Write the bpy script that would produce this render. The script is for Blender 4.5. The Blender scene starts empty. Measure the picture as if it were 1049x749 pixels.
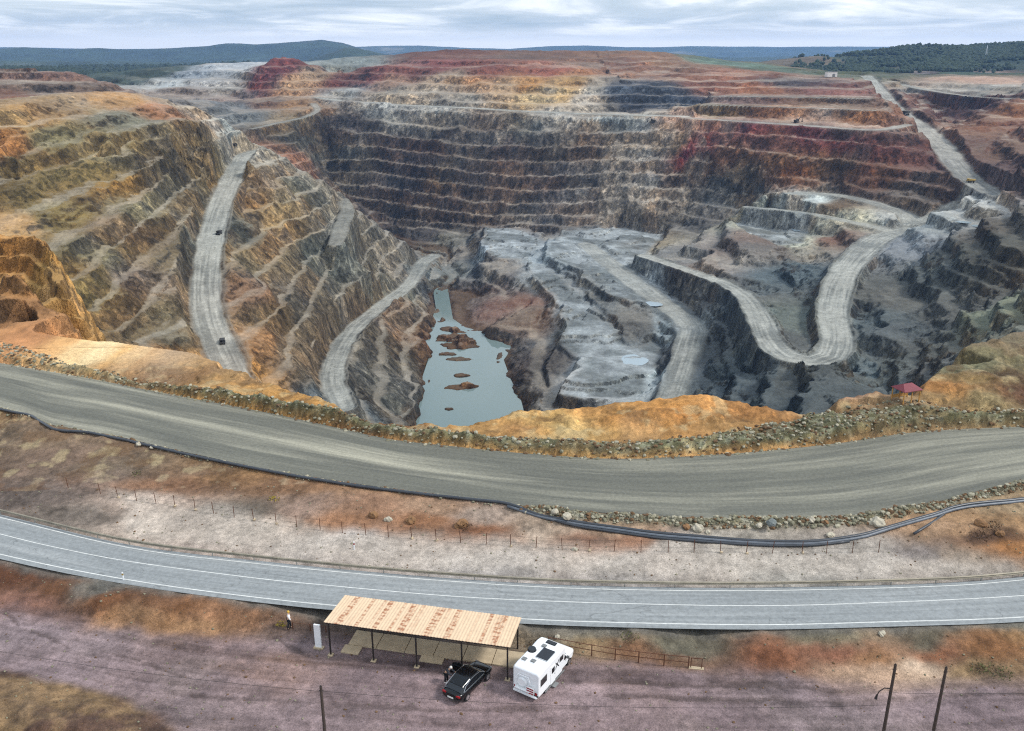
import bpy, bmesh, math, random
import numpy as np
from mathutils import Vector, Matrix
from mathutils.geometry import delaunay_2d_cdt
random.seed(7)
RNG = np.random.default_rng(7)
scene = bpy.context.scene
COL = scene.collection

# ------------------------------------------------------------------ camera
PW, PH, FPX, ZC = 1049.0, 749.0, 900.0, 46.0
PITCH = math.atan(322.5 / FPX)
cp, sp = math.cos(PITCH), math.sin(PITCH)
cam_d = bpy.data.cameras.new("camera"); cam = bpy.data.objects.new("camera", cam_d); COL.objects.link(cam)
cam_d.sensor_fit = 'HORIZONTAL'; cam_d.sensor_width = 36.0; cam_d.lens = 36.0 * FPX / PW
cam_d.clip_start = 1.0; cam_d.clip_end = 60000.0
cam.location = (0, 0, ZC); cam.rotation_euler = (math.pi / 2 - PITCH, 0, 0)
scene.camera = cam

def tanY(y):                       # drop per metre of distance on a sight line
    v = (y - PH / 2) / FPX
    return (sp + v * cp) / (cp - v * sp)
def tan_old(y):
    p = math.radians(24.2)
    return math.tan(p + math.atan((y - 374.5) / 722.0))
def at(x, y, z):                   # surveyed point: sight line met at height z
    Y = (ZC - z) / tanY(y)
    v = (y - PH / 2) / FPX
    t = Y / (cp - v * sp)
    return ((x - PW / 2) / FPX * t, Y, z)
def atd(x, y, d):                  # surveyed point at first-guess distance d
    return at(x, y, ZC - d * tan_old(y))
def az(x, y, z):                   # surveyed point at first-guess height z
    return at(x, y, z + 2.0)
def far(x, y, Y):
    v = (y - PH / 2) / FPX
    t = Y / (cp - v * sp)
    return ((x - PW / 2) / FPX * t, Y, ZC - Y * tanY(y))

# ------------------------------------------------------------------ noise
def _h(ix, iy, s):
    n = (ix * 374761393 + iy * 668265263 + s * 1442695041) & 0xFFFFFFFF
    n = ((n ^ (n >> 13)) * 1274126177) & 0xFFFFFFFF
    n = n ^ (n >> 16)
    return (n & 0xFFFF) / 32767.5 - 1.0
def vnoise(x, y, s=0):
    x0 = np.floor(x).astype(np.int64); y0 = np.floor(y).astype(np.int64)
    fx = x - x0; fy = y - y0
    fx = fx * fx * fx * (fx * (fx * 6 - 15) + 10); fy = fy * fy * fy * (fy * (fy * 6 - 15) + 10)
    a = _h(x0, y0, s); b = _h(x0 + 1, y0, s); c = _h(x0, y0 + 1, s); d = _h(x0 + 1, y0 + 1, s)
    return (a + (b - a) * fx) * (1 - fy) + (c + (d - c) * fx) * fy
def fbm(x, y, wl, octs=4, s=0, gain=0.5):
    out = 0; amp = 1.0; tot = 0
    ca, sa = math.cos(0.6), math.sin(0.6)
    for k in range(octs):
        out = out + amp * vnoise(x / wl + 17.3 * k, y / wl - 9.1 * k, s + 31 * k)
        tot += amp; amp *= gain; wl *= 0.5
        x, y = x * ca - y * sa, x * sa + y * ca
    return out / tot
def ridged(x, y, wl, octs=4, s=0, gain=0.55):
    out = 0; amp = 1.0; tot = 0
    ca, sa = math.cos(0.9), math.sin(0.9)
    for k in range(octs):
        n = 1 - 2 * np.abs(vnoise(x / wl + 7.7 * k, y / wl + 3.1 * k, s + 13 * k))
        out = out + amp * n; tot += amp; amp *= gain; wl *= 0.52
        x, y = x * ca - y * sa, x * sa + y * ca
    return out / tot
def sstep(a, b, x):
    t = np.clip((x - a) / (b - a), 0, 1)
    return t * t * (3 - 2 * t)
def lin(c):
    c = np.asarray(c, float) / 255.0
    return np.where(c <= 0.04045, c / 12.92, ((c + 0.055) / 1.055) ** 2.4)

# ------------------------------------------------------------------ TIN survey
def dens(pts, step):
    out = []
    for a, b in zip(pts[:-1], pts[1:]):
        n = max(1, int(math.dist(a[:2], b[:2]) / step))
        for i in range(n):
            t = i / n
            out.append(tuple(a[j] + (b[j] - a[j]) * t for j in range(len(a))))
    out.append(tuple(pts[-1]))
    return out
def tin(points, cell):
    seen = {}; P = []
    for p in points:
        k = (round(p[0] / cell), round(p[1] / cell))
        if k in seen: continue
        seen[k] = 1; P.append(p)
    v, e, f, ov, oe, of = delaunay_2d_cdt([Vector(p[:2]) for p in P], [], [], 0, 1e-5)
    vals = np.array([P[o[0]][2:] for o in ov], float)
    xy = np.array([(q[0], q[1]) for q in v], float)
    return xy, np.array([list(t) for t in f if len(t) == 3], int), vals
class Fan:                         # grid of columns x/y and rows y, finer close by
    def __init__(self, y0, y1, ratio, smax, ncol):
        n = int(math.log(y1 / y0) / ratio) + 1
        self.Yr = y0 * np.exp(np.linspace(0, math.log(y1 / y0), n))
        self.S = np.linspace(-smax, smax, ncol)
        self.X = self.Yr[:, None] * self.S[None, :]
        self.Y = np.repeat(self.Yr[:, None], ncol, 1)
    def raster(self, T, fill=None):
        xy, F, V = T
        k = V.shape[1]
        out = np.full(self.X.shape + (k,), np.nan)
        for tri in F:
            a, b, c = xy[tri]
            ys = xy[tri][:, 1]
            i0 = np.searchsorted(self.Yr, ys.min()); i1 = np.searchsorted(self.Yr, ys.max(), 'right')
            if i1 <= i0: continue
            yy0 = max(ys.min(), 1e-3)
            s = np.array([p[0] / max(p[1], 1e-3) for p in (a, b, c)])
            j0 = max(0, np.searchsorted(self.S, s.min()) - 1); j1 = np.searchsorted(self.S, s.max(), 'right') + 1
            X = self.X[i0:i1, j0:j1]; Y = self.Y[i0:i1, j0:j1]
            det = (b[0] - a[0]) * (c[1] - a[1]) - (c[0] - a[0]) * (b[1] - a[1])
            if abs(det) < 1e-9 or X.size == 0: continue
            u = ((X - a[0]) * (c[1] - a[1]) - (c[0] - a[0]) * (Y - a[1])) / det
            w = ((b[0] - a[0]) * (Y - a[1]) - (X - a[0]) * (b[1] - a[1])) / det
            m = (u >= -1e-6) & (w >= -1e-6) & (u + w <= 1 + 1e-6)
            val = V[tri[0]] * (1 - u - w)[..., None] + V[tri[1]] * u[..., None] + V[tri[2]] * w[..., None]
            out[i0:i1, j0:j1][m] = val[m]
        if fill is not None:
            out = np.where(np.isnan(out), fill, out)
        return out
    def blur(self, A, r, n=2):
        for _ in range(n):
            for ax in (0, 1):
                B = np.zeros_like(A); pad = [(0, 0)] * A.ndim; pad[ax] = (r, r)
                Ap = np.pad(A, pad, mode='edge'); L = A.shape[ax]
                for k in range(2 * r + 1):
                    B += Ap.take(range(k, k + L), ax)
                A = B / (2 * r + 1)
        return A
    def slope(self, Z):
        gy = np.gradient(Z, axis=0) / np.gradient(self.Y, axis=0)
        gs = np.gradient(Z, axis=1) / np.gradient(self.X, axis=1)
        gy = gy - gs * (self.X / self.Y)
        return np.hypot(gs, gy)
    def mesh(self, name, Z, col, mats, mat_idx=None):
        n, m = Z.shape
        co = np.stack([self.X, self.Y, Z], -1).reshape(-1, 3)
        idx = np.arange(n * m).reshape(n, m)
        q = np.stack([idx[:-1, :-1], idx[:-1, 1:], idx[1:, 1:], idx[1:, :-1]], -1).reshape(-1, 4)
        me = bpy.data.meshes.new(name)
        me.vertices.add(len(co)); me.vertices.foreach_set("co", co.ravel().astype(np.float32))
        me.loops.add(q.size); me.loops.foreach_set("vertex_index", q.ravel().astype(np.int32))
        me.polygons.add(len(q))
        me.polygons.foreach_set("loop_start", np.arange(0, q.size, 4, dtype=np.int32))
        me.polygons.foreach_set("loop_total", np.full(len(q), 4, np.int32))
        me.update(calc_edges=True)
        me.shade_smooth()
        at_ = me.attributes.new("zone_colour", 'FLOAT_COLOR', 'POINT')
        c4 = np.ones((n * m, 4), np.float32); c4[:, :3] = col.reshape(-1, 3)
        at_.data.foreach_set("color", c4.ravel())
        sa = me.attributes.new("steepness", 'FLOAT', 'POINT')
        sa.data.foreach_set("value", sstep(0.3, 0.85, self.slope(Z)).ravel().astype(np.float32))
        o = bpy.data.objects.new(name, me); COL.objects.link(o)
        for mt in mats: me.materials.append(mt)
        o["kind"] = "structure"
        return o
def poly_mask(X, Y, poly):
    inside = np.zeros(X.shape, bool); dmin = np.full(X.shape, 1e9)
    n = len(poly)
    for i in range(n):
        x0, y0 = poly[i][:2]; x1, y1 = poly[(i + 1) % n][:2]
        c = ((y0 > Y) != (y1 > Y)) & (X < (x1 - x0) * (Y - y0) / (y1 - y0 + 1e-12) + x0)
        inside ^= c
        dx, dy = x1 - x0, y1 - y0
        t = np.clip(((X - x0) * dx + (Y - y0) * dy) / (dx * dx + dy * dy + 1e-9), 0, 1)
        dmin = np.minimum(dmin, np.hypot(X - x0 - t * dx, Y - y0 - t * dy))
    return np.where(inside, dmin, -dmin)
def line_dist(X, Y, pts):          # distance to a polyline, signed side, running length, values along it
    best = np.full(X.shape, 1e9); side = np.zeros(X.shape); run = np.zeros(X.shape)
    vals = np.zeros(X.shape + (len(pts[0]) - 2,))
    L = 0
    for a, b in zip(pts[:-1], pts[1:]):
        dx, dy = b[0] - a[0], b[1] - a[1]; ll = math.hypot(dx, dy)
        t = np.clip(((X - a[0]) * dx + (Y - a[1]) * dy) / (ll * ll + 1e-9), 0, 1)
        ex, ey = X - a[0] - t * dx, Y - a[1] - t * dy
        d = np.hypot(ex, ey); m = d < best
        best = np.where(m, d, best)
        side = np.where(m, np.sign(dx * ey - dy * ex), side)
        run = np.where(m, L + t * ll, run)
        v = np.array(a[2:]) * (1 - t)[..., None] + np.array(b[2:]) * t[..., None]
        vals = np.where(m[..., None], v, vals)
        L += ll
    return best, side, run, vals
def smooth_line(pts, step):        # Catmull-Rom
    P = [np.array(p, float) for p in pts]
    P = [2 * P[0] - P[1]] + P + [2 * P[-1] - P[-2]]
    out = []
    for i in range(1, len(P) - 2):
        n = max(1, int(np.linalg.norm(P[i + 1][:2] - P[i][:2]) / step))
        for k in range(n):
            t = k / n
            out.append(0.5 * (2 * P[i] + (P[i + 1] - P[i - 1]) * t + (2 * P[i - 1] - 5 * P[i] + 4 * P[i + 1] - P[i + 2]) * t * t
                              + (3 * P[i] - P[i - 1] - 3 * P[i + 1] + P[i + 2]) * t ** 3))
    out.append(P[-2])
    return [tuple(float(c) for c in p) for p in out]
# ------------------------------------------------------------------ survey of the near ground (pixel x, y, height)
ASPH_Z = 1.2; HAUL_Z = 2.6
def nl(lst, z, step=6.0): return dens([at(x, y, z) for x, y in lst], step)
far_line = [(-460, 432), (-160, 490), (0, 528), (132, 559), (260, 575), (393, 588), (530, 598), (640, 602), (779, 603), (959, 598.6), (1049, 592), (1200, 577), (1500, 552)]
mid_line = [(-460, 446), (-160, 507), (0, 547), (54, 560), (134, 575.4), (260, 592), (329, 599), (440, 609), (520, 614), (640, 618.3), (779, 620.5), (908, 617), (1049, 610), (1200, 596), (1500, 572)]
near_line = [(-460, 462), (-160, 527), (0, 567.7), (129, 593.5), (270, 612.8), (400, 625), (537, 634), (640, 637.8), (779, 640), (908, 637), (1049, 632), (1200, 618), (1500, 595)]
shoulder = [(-460, 468), (-160, 533), (0, 575), (90, 598), (144, 607), (206, 615), (270, 622), (340, 630), (440, 639), (530, 646), (650, 651), (779, 655), (882, 653), (959, 650), (1049, 643), (1200, 628), (1500, 604)]
bank_foot = [(-460, 520), (-160, 580), (0, 618), (64, 632), (129, 640), (206, 649), (270, 648), (340, 648), (440, 656), (560, 668), (715, 683), (779, 686), (860, 691), (959, 694), (1049, 696), (1200, 690), (1500, 668)]
haul_near = [(-460, 338), (-160, 385), (0, 417), (56, 436), (112, 445), (176, 460), (265, 479), (340, 492), (420, 503), (474, 510), (530, 517.5), (600, 524), (700, 530), (780, 531), (882, 527), (955, 515), (1049, 493), (1200, 460), (1500, 428)]
haul_far = [(-460, 302), (-160, 345), (0, 372), (88, 387), (164, 402), (265, 421), (340, 437), (399, 450), (463, 457), (526, 463.5), (623, 470), (696, 468), (785, 462), (867, 453), (926, 444), (985, 439.5), (1049, 437), (1200, 428), (1500, 402)]
berm_back = [(-460, 286), (-160, 328), (0, 350), (59, 369), (117, 382), (182, 394), (268, 409), (332, 421), (367, 429), (431, 440), (526, 449), (643, 453), (726, 449), (775, 438), (852, 425), (926, 420), (1049, 424), (1200, 410), (1500, 386)]
berm_back = [(x, y + (3 if x < 780 else 6)) for x, y in berm_back]
rim = [(-460, 258, 8), (-160, 300, 4), (0, 333, 3.5), (60, 341, 3.2), (150, 355, 3.0), (200, 362, 3), (250, 384, 2.8), (300, 404, 2.8), (340, 417, 2.8), (400, 432, 2.8), (440, 435, 2.8), (480, 437.5, 2.8), (530, 425, 3.4),
       (600, 418, 3.8), (660, 410, 4.2), (700, 410, 4.2), (760, 414, 4), (810, 420, 3.8), (860, 409, 4.5), (900, 402, 5.0), (950, 392, 5.4), (985, 360, 6), (1049, 340, 7), (1200, 320, 9), (1500, 292, 12)]
CP = []
for X in range(-180, 181, 6):
    CP += [(X, 26, 0), (X, 34, 0)]
CP += nl(bank_foot, 0.05) + nl(shoulder, ASPH_Z - 0.1) + nl(near_line, ASPH_Z - 0.06) + nl(far_line, ASPH_Z - 0.06)
CP += nl([(x, y - 4) for x, y in far_line], ASPH_Z - 0.05)
CP += nl(haul_near, HAUL_Z - 0.05) + nl(haul_far, HAUL_Z - 0.05) + nl(berm_back, HAUL_Z + 0.2)
CP += [at(*p) for p in [(150, 515, 1.8), (300, 548, 1.7), (500, 570, 1.6), (700, 575, 1.6), (900, 575, 1.7), (60, 490, 2.0), (30, 450, 2.2), (200, 500, 2.0),
       (350, 520, 2.3), (500, 540, 2.2), (640, 550, 2.2), (1000, 555, 2.6), (1040, 540, 3.0), (990, 540, 3.0), (1060, 560, 2.4)]]
CP += dens([at(x, y, z) for x, y, z in rim], 5)
RIMW = dens([at(x, y, z) for x, y, z in rim], 5)
CP += [at(*p) for p in [(60, 352, 3.1), (100, 362, 3.0), (140, 372, 2.9), (220, 378, 3.0), (560, 438, 3.6), (640, 430, 4.0), (700, 428, 4.0), (940, 408, 4.9), (925, 409, 4.9), (910, 411, 4.7), (1000, 405, 5.0), (1040, 385, 5.5), (1020, 370, 5.8)]]
# the orange knoll above the rim, far left
CP += [at(*p) for p in [(0, 222, 12), (-60, 205, 15), (-150, 190, 18), (15, 228, 10.5), (30, 240, 8.5), (45, 260, 6.5), (55, 285, 4.5), (66, 322, 2.6), (20, 290, 6.5), (0, 270, 9), (35, 315, 4), (-60, 270, 9), (-60, 300, 6)]]
# hidden wall under the rim
wall_pts = []
for i in range(0, len(RIMW), 2):
    X, Y, z = RIMW[i]
    if Y > 250: continue
    f = 1.0
    for dy, dz in ((4, -7), (22, -28), (60, -62), (120, -95)):
        if X < -48 and dy > 30: dz *= 0.55
        wall_pts.append((X + X / Y * dy, Y + dy, z + dz))
CP += [p for p in wall_pts if not (p[0] < -50 and p[1] < 230 and p[1] > 128 and False)]
# ------------------------------------------------------------------ survey of the pit (pixel x, y, first-guess distance or height)
# left hillside: bench crests, top to bottom
Lz = [
 [(-90, 158, -14), (0, 145, -10), (40, 134, -7), (88, 122, -3), (123, 113, 0), (150, 106, 3), (171, 107, 2), (205, 112, -6)],
 [(-90, 180, -24), (0, 161, -20), (40, 156, -18), (77, 147, -16), (107, 141, -13), (150, 130, -10), (166, 126, -8), (215, 124, -12)],
 [(-90, 215, -39), (0, 193, -34), (53, 177, -30), (107, 156, -23), (150, 145, -19), (187, 139.5, -18), (227, 138, -20)],
 [(-90, 265, -58), (0, 240, -52), (67, 209, -44), (107, 188, -38), (144, 174, -33), (171, 162, -30), (203, 154, -31), (240, 151, -36)],
 [(-60, 300, -68), (20, 275, -63), (53, 260, -60), (112, 228, -53), (150, 201, -48), (187, 175, -42), (219, 162, -42)],
 [(60, 296, -72), (100, 275, -70), (150, 230, -60), (187, 201, -55), (210, 182, -51)],
 [(80, 330, -86), (115, 306, -83), (150, 275, -77), (178, 245, -69), (200, 215, -60)],
 [(120, 342, -95), (150, 320, -91), (172, 295, -86), (188, 265, -76)]]
Lz = [[az(*p) for p in L] for L in Lz]
CP += [p for L in Lz for p in dens(L, 10)]
CP += [atd(*p) for p in [(-90, 122, 440), (0, 113, 500), (30, 104, 540), (72, 95, 590), (110, 94, 620), (144, 96, 650), (171, 101, 660), (219, 119, 690), (251, 149, 715), (-90, 112, 560)]]
# back wall of the pit
Bpx = [
 [(345, 105), (387, 108), (466, 112), (530, 116), (600, 119), (704, 121)],
 [(345, 121), (402, 128), (434, 132), (480, 136), (530, 136), (600, 138), (664, 138), (704, 134)],
 [(352, 135), (425, 143), (489, 150), (530, 152), (600, 151), (664, 152), (704, 149)],
 [(330, 152), (387, 150), (416, 156), (457, 161), (498, 165), (530, 168), (600, 165), (664, 166), (704, 166)],
 [(330, 167), (382, 165), (425, 171), (466, 175), (502, 179), (530, 183), (600, 180), (664, 180), (704, 180)],
 [(330, 180), (382, 177), (421, 184), (466, 188), (500, 194), (530, 197), (600, 195), (664, 194), (704, 195)],
 [(340, 190), (380, 191), (430, 200), (480, 208), (530, 210), (600, 209), (664, 207), (704, 209)],
 [(355, 203), (405, 209), (457, 216), (498, 222), (530, 223), (600, 222), (664, 221), (704, 222)],
 [(372, 216), (398, 227), (443, 231), (496, 233), (560, 233), (640, 232), (690, 235)]]
def bd(x, k):
    d0 = np.interp(x, [330, 530, 704], [1080, 980, 880]); d8 = np.interp(x, [330, 390, 530, 704], [965, 935, 845, 762])
    return d0 + (d8 - d0) * k / 8
Bl = [[atd(x, y, bd(x, k)) for x, y in L] for k, L in enumerate(Bpx)]
CP += [p for L in Bl for p in dens(L, 14)]
CP += [atd(*p) for p in [(400, 245, 905), (430, 250, 860), (470, 246, 850), (410, 252, 850)]]
# wall continuing left behind the spur
CP += [atd(*p) for p in [(230, 104, 1060), (255, 116, 1010), (240, 128, 960), (262, 131, 960), (300, 122, 1010), (325, 113, 1050), (318, 103, 1090), (300, 143, 965), (270, 152, 920),
       (300, 165, 925), (310, 180, 900), (340, 185, 950), (285, 98, 1100), (350, 110, 1072), (225, 140, 900), (255, 145, 900)]]
# brown benches, upper right
Dd = [
 [(735, 90, 985), (815, 91, 960), (890, 92, 930)],
 [(730, 98, 950), (815, 99, 920), (900, 101, 880)],
 [(707, 107, 915), (800, 109, 870), (900, 113, 815)],
 [(712, 122, 876), (770, 126, 830), (830, 130, 790), (900, 134, 740), (935, 138, 760)],
 [(716, 135, 858), (777, 138, 810), (840, 144, 765), (900, 150, 725), (950, 156, 725)],
 [(712, 149, 842), (760, 154, 800), (813, 160, 757), (860, 165, 732), (900, 169, 710), (955, 176, 685)],
 [(712, 166, 826), (740, 173, 797), (787, 181, 752), (830, 186, 722), (880, 192, 695), (940, 199, 665)],
 [(712, 181, 814), (760, 187, 775), (795, 192, 742)],
 [(712, 195, 802), (775, 204, 752)],
 [(712, 209, 788), (760, 216, 745)],
 [(704, 222, 772), (745, 228, 732)]]
Dl = [[atd(*p) for p in L] for L in Dd]
CP += [p for L in Dl for p in dens(L, 14)]
# right-hand side
CP += [atd(*p) for p in [(1049, 120, 800), (1049, 140, 715), (1049, 160, 640), (1049, 190, 560), (980, 130, 850), (960, 112, 950), (930, 97, 1040), (1000, 100, 930), (1049, 96, 860), (1049, 86, 1000), (1040, 200, 565),
       (1150, 120, 780), (1150, 160, 610), (1150, 200, 510), (1150, 260, 400), (1049, 215, 520), (1049, 250, 440), (1049, 300, 355), (1000, 240, 540), (1000, 300, 420), (1000, 350, 340), (950, 250, 545), (950, 300, 450),
       (950, 350, 375), (950, 390, 330), (910, 300, 470), (900, 350, 390), (900, 390, 345), (1020, 320, 365), (1049, 340, 295), (1150, 330, 280), (1020, 230, 545), (1049, 175, 600), (1010, 170, 660), (1010, 150, 730), (1015, 120, 830)]]
# pale roads at middle right
CP += [az(*p) for p in [(810, 197, -86), (850, 197, -86), (885, 203, -87), (930, 216, -92), (945, 228, -97), (920, 241, -101), (765, 212, -100), (830, 219, -97), (880, 229, -99), (860, 210, -90), (780, 203, -93),
       (745, 227, -117), (800, 240, -113), (832, 238, -108), (828, 250, -113), (770, 246, -109), (753, 238, -107), (738, 250, -115), (722, 264, -124), (783, 262, -113), (850, 232, -103), (870, 240, -104), (845, 250, -108)]]
# haul-road loop and its surroundings
CP += [az(*p) for p in [(905, 255, -104), (878, 265, -106), (860, 290, -110), (855, 317, -113), (858, 347, -117), (853, 366, -118), (835, 372, -118.5), (808, 368, -119), (790, 350, -120), (779, 325, -121.5),
       (770, 308, -122), (743, 289, -125), (708, 277, -129), (684, 268, -131), (667, 262, -133),
       (815, 290, -116), (815, 320, -119), (820, 345, -121), (830, 270, -113), (790, 274, -117), (757, 266, -116), (730, 262, -126), (800, 300, -124),
       (888, 300, -112), (890, 330, -117), (880, 375, -124), (835, 385, -130), (800, 392, -136), (770, 370, -135), (750, 330, -133), (735, 330, -139), (740, 400, -146), (800, 415, -150), (700, 300, -139), (860, 400, -134)]]
# pit floor blocks
CP += [az(*p) for p in [(640, 232, -143), (600, 236, -146), (580, 236, -147), (680, 240, -138), (700, 245, -134), (720, 240, -130), (640, 260, -144), (640, 290, -146), (600, 262, -146), (680, 300, -146), (711, 335, -148), (702, 365, -150), (684, 408, -153),
       (600, 300, -152), (549, 282, -153), (585, 311, -155), (602, 343, -157), (620, 370, -158), (640, 395, -158), (590, 400, -158), (660, 380, -158),
       (520, 250, -150), (495, 233, -150), (545, 250, -150), (505, 262, -151),
       (735, 350, -144), (715, 380, -150), (720, 410, -154)]]
CP += [atd(*p) for p in [(500, 280, 680), (530, 300, 625), (560, 300, 618), (545, 335, 548), (500, 335, 555), (575, 345, 513), (592, 372, 458), (555, 375, 463), (522, 362, 513), (560, 405, 425), (527, 415, 430), (600, 412, 403), (660, 412, 393), (485, 300, 672), (488, 270, 705)]]
LAKE_Z = -176.0
lake_px = [(446, 296), (462, 300), (466, 330), (476, 338), (490, 342), (512, 352), (514, 358), (507, 368), (512, 385), (520, 405), (524, 425), (520, 445), (480, 455), (434, 448), (432, 430), (433, 405), (440, 385), (446, 365), (442, 350), (447, 335), (452, 320), (450, 305)]
lake_w = [at(x, y, LAKE_Z) for x, y in lake_px]
CP += dens([(p[0], p[1], LAKE_Z - 1) for p in lake_w] + [(lake_w[0][0], lake_w[0][1], LAKE_Z - 1)], 8)
CP += [at(x, y, LAKE_Z + 2) for x, y in [(455, 275), (462, 262), (440, 258), (470, 285)]]
# spur between the two ramps
CP += [atd(*p) for p in [(284, 153, 690), (300, 165, 690), (330, 185, 690), (365, 212, 720), (390, 243, 770), (410, 255, 792), (270, 240, 525), (300, 260, 540), (340, 250, 590), (380, 280, 620), (400, 270, 690),
       (260, 330, 400), (300, 320, 445), (300, 380, 362), (320, 350, 430), (350, 310, 510), (340, 280, 560), (270, 200, 585), (300, 200, 605), (330, 215, 630), (270, 290, 442), (255, 380, 345), (275, 400, 332), (310, 400, 348)]]
CP += [atd(*p) for p in [(400, 330, 545), (420, 360, 500), (380, 400, 400), (421, 430, 388), (437, 320, 610), (428, 300, 650), (400, 420, 376), (370, 370, 440), (430, 390, 446), (424, 410, 410), (412, 395, 432), (436, 350, 520)]]
# pit ramps: pixel centre line with first-guess height and half width
roads_px = {
 'R1': ([(268, 154, -43.5, 7), (252, 158, -45, 8), (243, 172, -50, 9), (232, 195, -59, 10), (222, 222, -70, 10), (214, 260, -82, 10), (211, 295, -93, 10), (214, 325, -102, 10), (224, 352, -109, 10), (240, 385, -115, 10), (255, 410, -119, 10)]),
 'R2': ([(446, 262, -171, 8), (434, 269, -168, 9), (419, 292, -164, 8), (389, 315, -158, 8), (360, 340, -151, 8), (345, 366, -145, 8), (341, 390, -140, 8), (352, 418, -137, 7)]),
 'R3': ([(930, 237, -100, 10), (904, 243, -102, 11), (876, 265, -106, 12), (858, 292, -110, 11), (853, 318, -113, 10), (857, 345, -117, 10), (851, 365, -118, 10), (833, 371, -118.5, 10), (806, 365, -119, 10), (788, 348, -120, 9), (776, 322, -121.5, 9), (764, 305, -122.5, 8), (743, 291, -125, 7), (708, 279, -129, 6), (684, 270, -131, 7), (660, 262, -134, 8)]),
 'R7': ([(888, 78, 4, 10), (893, 84, 0, 11), (905, 98, -14, 12), (918, 113, -25, 13), (943, 130, -37, 13), (965, 150, -48, 13), (980, 170, -58, 12), (998, 187, -65, 11), (1022, 200, -68, 9), (1060, 208, -70, 8)]),
 'R8': ([(1010, 197, -70, 8), (985, 208, -80, 12), (958, 224, -92, 12), (925, 238, -100, 12)]),
 'R9': ([(810, 198, -86, 7), (850, 199, -86.5, 7), (888, 206, -88, 8), (928, 220, -94, 9), (935, 234, -99, 9)]),
 'R10': ([(766, 212, -100, 5), (800, 215, -98, 5), (832, 219, -97, 5), (880, 229, -98.5, 6), (920, 238, -100, 7)]),
 'R5': ([(329, 184, -71, 4), (345, 197, -84, 5), (356, 212, -95, 6), (350, 232, -97, 7), (344, 250, -103, 6)]),
 'R6': ([(258, 132, -49, 5), (285, 126, -46, 5), (312, 120, -42, 5), (325, 113, -35, 5), (321, 106, -28, 5)]),
 'R4': ([(600, 250, -146, 10), (628, 272, -145, 12), (655, 292, -146, 13), (685, 315, -147, 12), (708, 334, -148, 11), (706, 352, -149, 10), (699, 373, -151, 8), (688, 405, -153, 8), (680, 425, -155, 8)]),
 'R11': ([(920, 86, -4, 7), (950, 92, -7, 7), (990, 98, -8, 6), (1049, 102, -9, 6)]),
}
ROAD_TONE = {'R5': 0.3, 'R6': 0.5, 'R4': 0.7, 'R7': 0.72, 'R10': 0.7, 'R9': 0.8, 'R8': 0.7, 'R11': 0.5, 'R2': 0.9}
roads_w = {}
for k, L in roads_px.items():
    roads_w[k] = smooth_line([az(x, y, z) + (w,) for x, y, z, w in L], 8)
def road_d(L): return smooth_line([atd(x, y, d) + (w,) for x, y, d, w in L], 10)
roads_w['R12'] = road_d([(325, 100, 1105, 7), (345, 102.5, 1092, 9), (400, 107, 1066, 10), (470, 110, 1026, 10), (530, 113.5, 994, 10), (600, 116.5, 956, 10), (700, 119.3, 894, 10)])
roads_w['R13'] = road_d([(704, 121, 884, 8), (770, 125, 836, 8), (830, 129, 797, 8), (895, 133, 748, 7), (930, 128, 790, 6)])
roads_w['R14'] = road_d([(720, 107.5, 905, 4), (800, 109.5, 866, 4), (895, 113, 815, 4)])
roads_w['R15'] = road_d([(730, 98.5, 946, 4), (815, 99.5, 916, 4), (890, 101, 880, 4)])
ROAD_TONE.update({'R12': 0.95, 'R13': 0.55, 'R14': 0.5, 'R15': 0.5})
flats_px = [
 ([(560, 247), (580, 235), (640, 231), (685, 240), (668, 262), (672, 285), (700, 310), (722, 331), (716, 345), (705, 372), (690, 412), (674, 412), (690, 360), (697, 342), (680, 328), (660, 318), (640, 310), (618, 300), (600, 286), (575, 269), (555, 259)],
  lambda y: np.interp(y, [231, 262, 300, 335, 410], [-143.5, -145, -146.5, -148, -153])),
 ([(541, 268), (560, 271), (588, 292), (610, 314), (628, 337), (650, 355), (668, 347), (676, 352), (672, 372), (664, 402), (640, 408), (600, 406), (572, 402), (578, 392), (594, 378), (590, 365), (572, 350), (577, 330), (572, 312), (560, 298), (545, 285)],
  lambda y: np.interp(y, [268, 290, 345, 400], [-152, -153.5, -157.5, -158])),
 ([(495, 232), (530, 236), (560, 245), (554, 257), (540, 265), (515, 264), (500, 262), (490, 248)], lambda y: -150.0),
 ([(745, 226), (790, 223), (832, 234), (828, 250), (800, 253), (770, 243)], lambda y: np.interp(y, [223, 253], [-113, -115])),
]
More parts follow.
